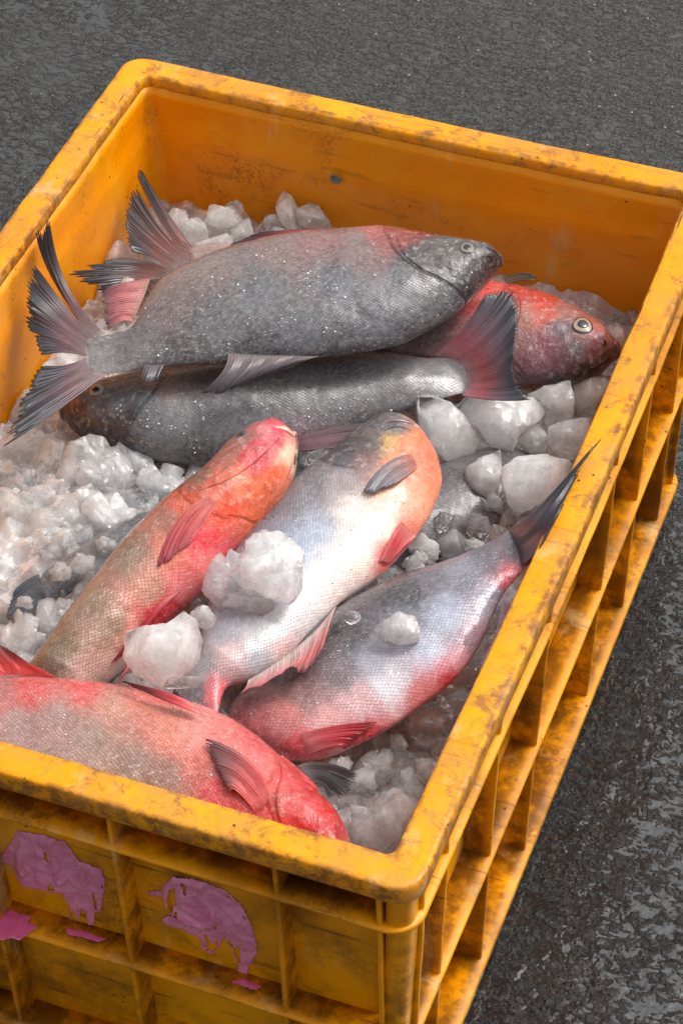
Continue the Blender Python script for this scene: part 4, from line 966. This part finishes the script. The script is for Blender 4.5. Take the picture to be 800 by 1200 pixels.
def outline_chunk(px_pts, z, thick, mat, label, seed=0, edge=.5):
    """a slab of ice whose plan is the polygon, domed on both faces and broken into facets"""
    rg = np.random.default_rng(seed)
    pts = np.asarray(px_pts, float); c = pts.mean(0); cen = at_z([c], z)[0]
    s = np.linalg.norm(cen - CAM) / FPX
    D_, F = ICO[4]
    ang = np.arctan2(D_[:, 1], D_[:, 0])
    q = (pts - c) * s; q[:, 1] *= -1
    # radius of the polygon in each direction
    R_ = np.zeros(len(D_))
    u = np.stack([np.cos(ang), np.sin(ang)], 1)
    for a, b in zip(q, np.roll(q, -1, 0)):
        e = b - a; den = u[:, 0] * e[1] - u[:, 1] * e[0]
        den = np.where(np.abs(den) < 1e-12, 1e-12, den)
        t_ = (a[0] * e[1] - a[1] * e[0]) / den; w_ = (a[0] * u[:, 1] - a[1] * u[:, 0]) / den
        ok = (t_ > 0) & (w_ >= -1e-6) & (w_ <= 1 + 1e-6); R_ = np.where(ok, np.maximum(R_, t_), R_)
    rxy = np.sqrt(np.clip(1 - D_[:, 2] ** 2, 0, 1)) ** edge
    th = thick * s
    zz = np.sign(D_[:, 2]) * np.abs(D_[:, 2]) ** .8
    x, y = u[:, 0] * R_ * rxy, u[:, 1] * R_ * rxy
    zloc = zz * th
    # facet planes cut the dome
    for k in range(9):
        a = rg.random() * 2 * math.pi; inc = math.radians(20 + 45 * rg.random())
        nn = np.array([math.cos(a) * math.sin(inc), math.sin(a) * math.sin(inc), math.cos(inc)])
        h = th * (.50 + .38 * rg.random()) + R_.mean() * .42 * math.sin(inc)
        lim = (h - nn[0] * x - nn[1] * y) / nn[2]
        zloc = np.where(zloc > 0, np.minimum(zloc, np.maximum(lim, -th * .6)), zloc)
    P = np.stack([x, y, zloc], 1)
    nz = .0006 * fbm(P * 170 + seed, 4, seed) + .0004 * (.5 - worley(P * 230 + seed, seed))
    P = P + D_ * nz[:, None] * 2.0
    Vw = P[:, :1] * ROT[0] + P[:, 1:2] * (-ROT[1]) + P[:, 2:] * (-ROT[2])
    W_ = Vw + cen; Vw[:, 0] += np.minimum(0, -.0215 - W_[:, 0])
    o = link('ice_chunk', mesh('ice_chunk', Vw, F, M[mat], False), None, cen)
    return tag(o, label, 'ice', 'ice chunks in the crate')

# right of the middle: the big pale blocks
outline_chunk([(487, 464), (505, 462), (528, 472), (548, 492), (560, 518), (556, 540), (544, 554), (530, 548), (505, 525), (490, 500)], .196, 26, 'ice_white', 'wedge shaped white ice block just right of the orange throat', 1, .35)
outline_chunk([(532, 478), (548, 462), (590, 460), (625, 466), (643, 480), (630, 496), (610, 508), (600, 532), (575, 524), (556, 500), (540, 490)], .200, 26, 'ice_white', 'wide white ice block below the dark margined tail fin', 2, .4)
outline_chunk([(616, 462), (640, 452), (668, 446), (672, 470), (670, 500), (654, 510), (636, 496), (640, 480)], .196, 22, 'ice_mid', 'glassy ice piece under the chin of the red headed fish', 3, .5)
outline_chunk([(545, 548), (566, 535), (586, 527), (588, 552), (582, 578), (576, 590), (560, 578), (544, 568)], .196, 16, 'ice_white', 'small square white ice piece between two larger blocks', 4, .4)
outline_chunk([(588, 548), (604, 535), (640, 533), (668, 540), (668, 560), (650, 580), (630, 592), (606, 605), (596, 592), (588, 570)], .214, 28, 'ice_white', 'large white ice block touching the dark tail at the right rim', 5, .35)
outline_chunk([(642, 500), (665, 492), (694, 488), (690, 510), (672, 540), (652, 534), (640, 520)], .200, 18, 'ice_mid', 'rounded ice piece against the inner right wall', 6, .5)
outline_chunk([(606, 500), (630, 494), (642, 512), (640, 532), (620, 532), (606, 520)], .190, 14, 'ice_mid', 'grey ice piece in the hollow between the big right hand blocks', 7, .5)
outline_chunk([(672, 450), (700, 440), (716, 440), (704, 470), (692, 490), (676, 486), (670, 470)], .186, 16, 'ice_pink', 'pinkish brown ice piece below the snout of the red headed fish', 8, .5)
outline_chunk([(714, 386), (722, 378), (730, 388), (730, 408), (724, 414)], .20, 8, 'ice_pink', 'little pink ice piece beyond the snout of the red headed fish', 9, .5)
# front right
outline_chunk([(478, 838), (492, 828), (512, 828), (524, 842), (520, 862), (508, 876), (490, 874), (478, 858)], .188, 14, 'ice_clear', 'round clear ice disc beneath the silver fish near the right rim', 10, .5)
chunk((450, 956), (84, 80), .186, 'grain', 'ice_mid', 'big clear ice cluster in the front right corner of the crate', seed=11, thick=.7)
# on the fish
o1 = chunk((314, 664), (84, 82), .243, 'grain', 'ice_white', 'round crumbly white ice ball resting on the white bellied fish', seed=31, thick=.75)
chunk((272, 680), (66, 72), .226, 'grain', 'ice_mid', 'greyish crushed ice lump left of the round white ice ball', seed=32, thick=.6)
chunk((300, 704), (74, 34), .226, 'grain', 'ice_mid', 'flat slushy ice patch below the round white ice ball', seed=33, thick=.4)
chunk((330, 612), (40, 34), .221, 'grain', 'ice_mid', 'small slushy ice lump above the round white ice ball', seed=38, thick=.5)
outline_chunk([(146, 742), (168, 733), (196, 730), (215, 716), (230, 726), (237, 752), (232, 778), (212, 796), (190, 806), (160, 792), (145, 772)], .232, 26, 'ice_white', 'jagged white ice block beside the narrow end of the brown backed fish', 34, .35)
chunk((236, 722), (34, 30), .228, 'grain', 'ice_mid', 'wet ice bit between the jagged block and the slush', seed=35, thick=.6)
outline_chunk([(438, 738), (452, 724), (468, 717), (484, 722), (494, 738), (492, 752), (470, 756), (446, 752)], .239, 11, 'ice_mid', 'thin melting ice slab on the flank of the silver fish', 36, .6)
chunk((448, 752), (44, 20), .232, 'melt', 'ice_clear', 'clear melting ice sliver under the thin slab', seed=37, thick=.3)
chunk((414, 722), (26, 20), .229, 'melt', 'ice_clear', 'clear ice drop on the dark back of the silver fish', seed=39, thick=.4)
chunk((372, 542), (46, 30), .212, 'melt', 'ice_clear', 'clear rounded ice piece at the shoulder of the white bellied fish', seed=40, thick=.5)
chunk((215, 800), (50, 16), .226, 'melt', 'ice_clear', 'low sliver of ice along the back of the pinkish red fish', seed=41, thick=.4)

for p_, s_, l_ in (((72, 670), (26, 22), 'small ice bit lying on the narrow end of the buried fish'), ((98, 662), (32, 26), 'larger ice bit lying on the middle of the buried fish'), ((124, 640), (28, 24), 'ice bit on the buried fish where it goes under the brown backed fish'), ((30, 706), (22, 16), 'tiny ice bit on the tail fin of the buried fish')):
    chunk(p_, s_, .200, 'grain', 'ice_mid', l_, seed=int(p_[0]), thick=.6)
# left field, back corner: medium lumps with their own size
left = [((62, 545), (58, 50)), ((28, 528), (56, 44)), ((112, 560), (84, 76)), ((160, 552), (66, 60)), ((50, 570), (24, 36)), ((88, 605), (64, 46)), ((58, 630), (60, 50)), ((20, 600), (50, 56)), ((130, 610), (60, 46)), ((165, 600), (50, 44)), ((186, 570), (50, 44)), ((100, 695), (44, 40)), ((70, 735), (60, 46)), ((20, 745), (50, 44)), ((110, 655), (34, 28)), ((10, 560), (40, 50)), ((140, 655), (44, 34)), ((84, 722), (36, 30)), ((120, 534), (60, 36)), ((205, 545), (56, 40)), ((4, 715), (30, 44)), ((228, 570), (36, 30)), ((150, 585), (30, 26))]
def field(items, fz, z0, dz, styles, mats, what, seed0):
    zs = {}
    for i, it in enumerate(items): zs.setdefault(fz(it[0]), []).append(i)
    rank = {}
    for z_, ii in zs.items():
        for k_, i in enumerate(sorted(ii, key=lambda q: items[q][0][0])): rank[i] = (k_, len(ii), z_)
    o_ = ['first', 'second', 'third', 'fourth', 'fifth', 'sixth', 'seventh', 'eighth', 'ninth', 'tenth', 'eleventh', 'twelfth', 'thirteenth', 'fourteenth', 'fifteenth']
    for i, it in enumerate(items):
        k_, n_, z_ = rank[i]; ar = it[1][0] * it[1][1]
        size = 'large' if ar > 4200 else 'medium' if ar > 1900 else 'small'
        mt = it[2] if len(it) > 2 else mats[i % len(mats)]
        if mt == 'ice_pink': size += ' pinkish'
        pos = f'{o_[k_]} from left, {z_}' if n_ > 1 else z_
        chunk(it[0], it[1], z0 + dz * (i % 3), styles[i % len(styles)], mt, f'{size} {what}, {pos}', seed=seed0 + i, rot=i * .7, thick=.8)
left = [(p_, (q_[0] * 1.3, q_[1] * 1.3)) for p_, q_ in left]
field(left, lambda p: 'against the left wall' if p[0] < 36 else 'below the dark grey fish' if p[1] < 575 else 'round the buried tail' if p[1] > 625 and p[0] < 112 else 'by the brown backed fish', .174, .003, ['shard', 'grain', 'grain'], ['ice_white', 'ice_mid', 'ice_mid', 'ice_white', 'ice_clear'], 'lump of crushed ice', 60)
back = [((142, 300), (44, 36), 'ice_pink'), ((172, 286), (40, 30), 'ice_pink'), ((205, 262), (36, 34), 'ice_mid'), ((228, 272), (50, 44), 'ice_mid'), ((262, 260), (48, 44), 'ice_white'), ((246, 290), (60, 30), 'ice_mid'), ((285, 275), (40, 34), 'ice_mid'), ((340, 256), (70, 34), 'ice_pink'), ((368, 256), (50, 36), 'ice_mid'), ((322, 262), (40, 30), 'ice_mid'), ((275, 248), (30, 26), 'ice_clear'), ((150, 345), (40, 34), 'ice_pink'), ((180, 312), (50, 30), 'ice_mid')]
field(back, lambda p: 'between the two tail fins' if p[0] < 185 else 'behind the topmost fish near its tail' if p[0] < 300 else 'against the back wall beneath the drain plug', .188, .004, ['melt', 'shard', 'shard'], ['ice_mid'], 'ice lump', 100)
midr = [((545, 600), (50, 36)), ((575, 595), (30, 34)), ((598, 615), (44, 36)), ((530, 635), (50, 40)), ((500, 645), (50, 34)), ((560, 620), (30, 40)), ((580, 580), (24, 26)), ((620, 560), (40, 30)), ((590, 632), (40, 26)), ((505, 620), (36, 30)), ((485, 660), (34, 26)), ((520, 612), (26, 24)), ((612, 596), (30, 26)), ((560, 642), (34, 20)), ((655, 470), (30, 26)), ((690, 480), (30, 26)), ((548, 575), (22, 20)), ((610, 515), (30, 24)), ((694, 448), (44, 30))]
field(midr, lambda p: 'above the dark backed silver fish' if p[1] > 605 else 'under the snout of the red headed fish' if p[1] < 500 else 'under the big right hand blocks', .180, .005, ['melt', 'grain', 'grain'], ['ice_mid', 'ice_white', 'ice_clear'], 'bit of crushed ice', 130)
fr_ = [((470, 895), (62, 44)), ((440, 900), (50, 40)), ((500, 905), (36, 40)), ((446, 870), (50, 36)), ((460, 850), (60, 44)), ((425, 915), (36, 34)), ((412, 940), (40, 36)), ((480, 920), (40, 30)), ((520, 880), (30, 40)), ((500, 872), (40, 24)), ((480, 935), (40, 36)), ((400, 900), (36, 30)), ((535, 850), (34, 40)), ((395, 880), (40, 24)), ((430, 965), (30, 40)), ((540, 820), (30, 34)), ((490, 958), (24, 40)), ((466, 872), (26, 22))]
field(fr_, lambda p: 'under the dark backed silver fish' if p[1] < 885 else 'in the front right corner of the crate', .172, .005, ['melt', 'grain', 'grain'], ['ice_clear', 'ice_mid', 'ice_mid', 'ice_white'], 'wet ice lump', 160)
# the packed bed beneath: uneven surface of fused grains, plus loose grains on it
bx = np.linspace(-.394, -.0265, 250); by = np.linspace(.0265, .5715, 360)
BX, BY = np.meshgrid(bx, by, indexing='ij'); P = np.stack([BX.ravel(), BY.ravel(), np.zeros(BX.size)], 1)
hz = .170 + .010 * fbm(P * 22, 3, 5) + .014 * (worley(P * 62, 8) - .5) + .007 * (worley(P * 130, 12) - .5)
hz += .014 * np.exp(-((P[:, 0] + .34) ** 2 / .004 + (P[:, 1] - .27) ** 2 / .02)) + .012 * np.exp(-((P[:, 0] + .30) ** 2 / .01 + (P[:, 1] - .55) ** 2 / .004))
P[:, 2] = hz
tag(link('ice_bed', mesh('ice_bed', P, grid_faces(len(bx), len(by)), M['ice_bed'], False)), 'packed bed of crushed ice under the fish', 'ice', None, 'stuff')
rg = np.random.default_rng(3); Vs, Fs = [], []; k = 0; nG = 1500
base = [lump(300 + j, 2, 'shard')[0] for j in range(10)]; FI = ICO[2][1]
gx_ = rg.uniform(-.388, -.030, nG); gy_ = rg.uniform(.032, .566, nG)
gi = np.clip(((gx_ - bx[0]) / (bx[1] - bx[0])).astype(int), 0, 249); gj = np.clip(((gy_ - by[0]) / (by[1] - by[0])).astype(int), 0, 359)
gz_ = hz.reshape(BX.shape)[gi, gj]
for j in range(nG):
    s_ = .0022 + .0055 * rg.random() ** 2.2
    Bm = basis(rg.random() * 6.28, rg.random() * 3, rg.random() * 3)
    Vs.append((base[j % 10] * s_ * np.array([1, .75, .5])) @ Bm.T + np.array([gx_[j], gy_[j], gz_[j] + s_ * .35])); Fs.append(FI + k); k += len(base[0])
tag(link('ice_grains', mesh('ice_grains', np.concatenate(Vs), np.concatenate(Fs), M['ice_mid'], False)), 'loose wet grains of crushed ice over the bed', 'ice', None, 'stuff')
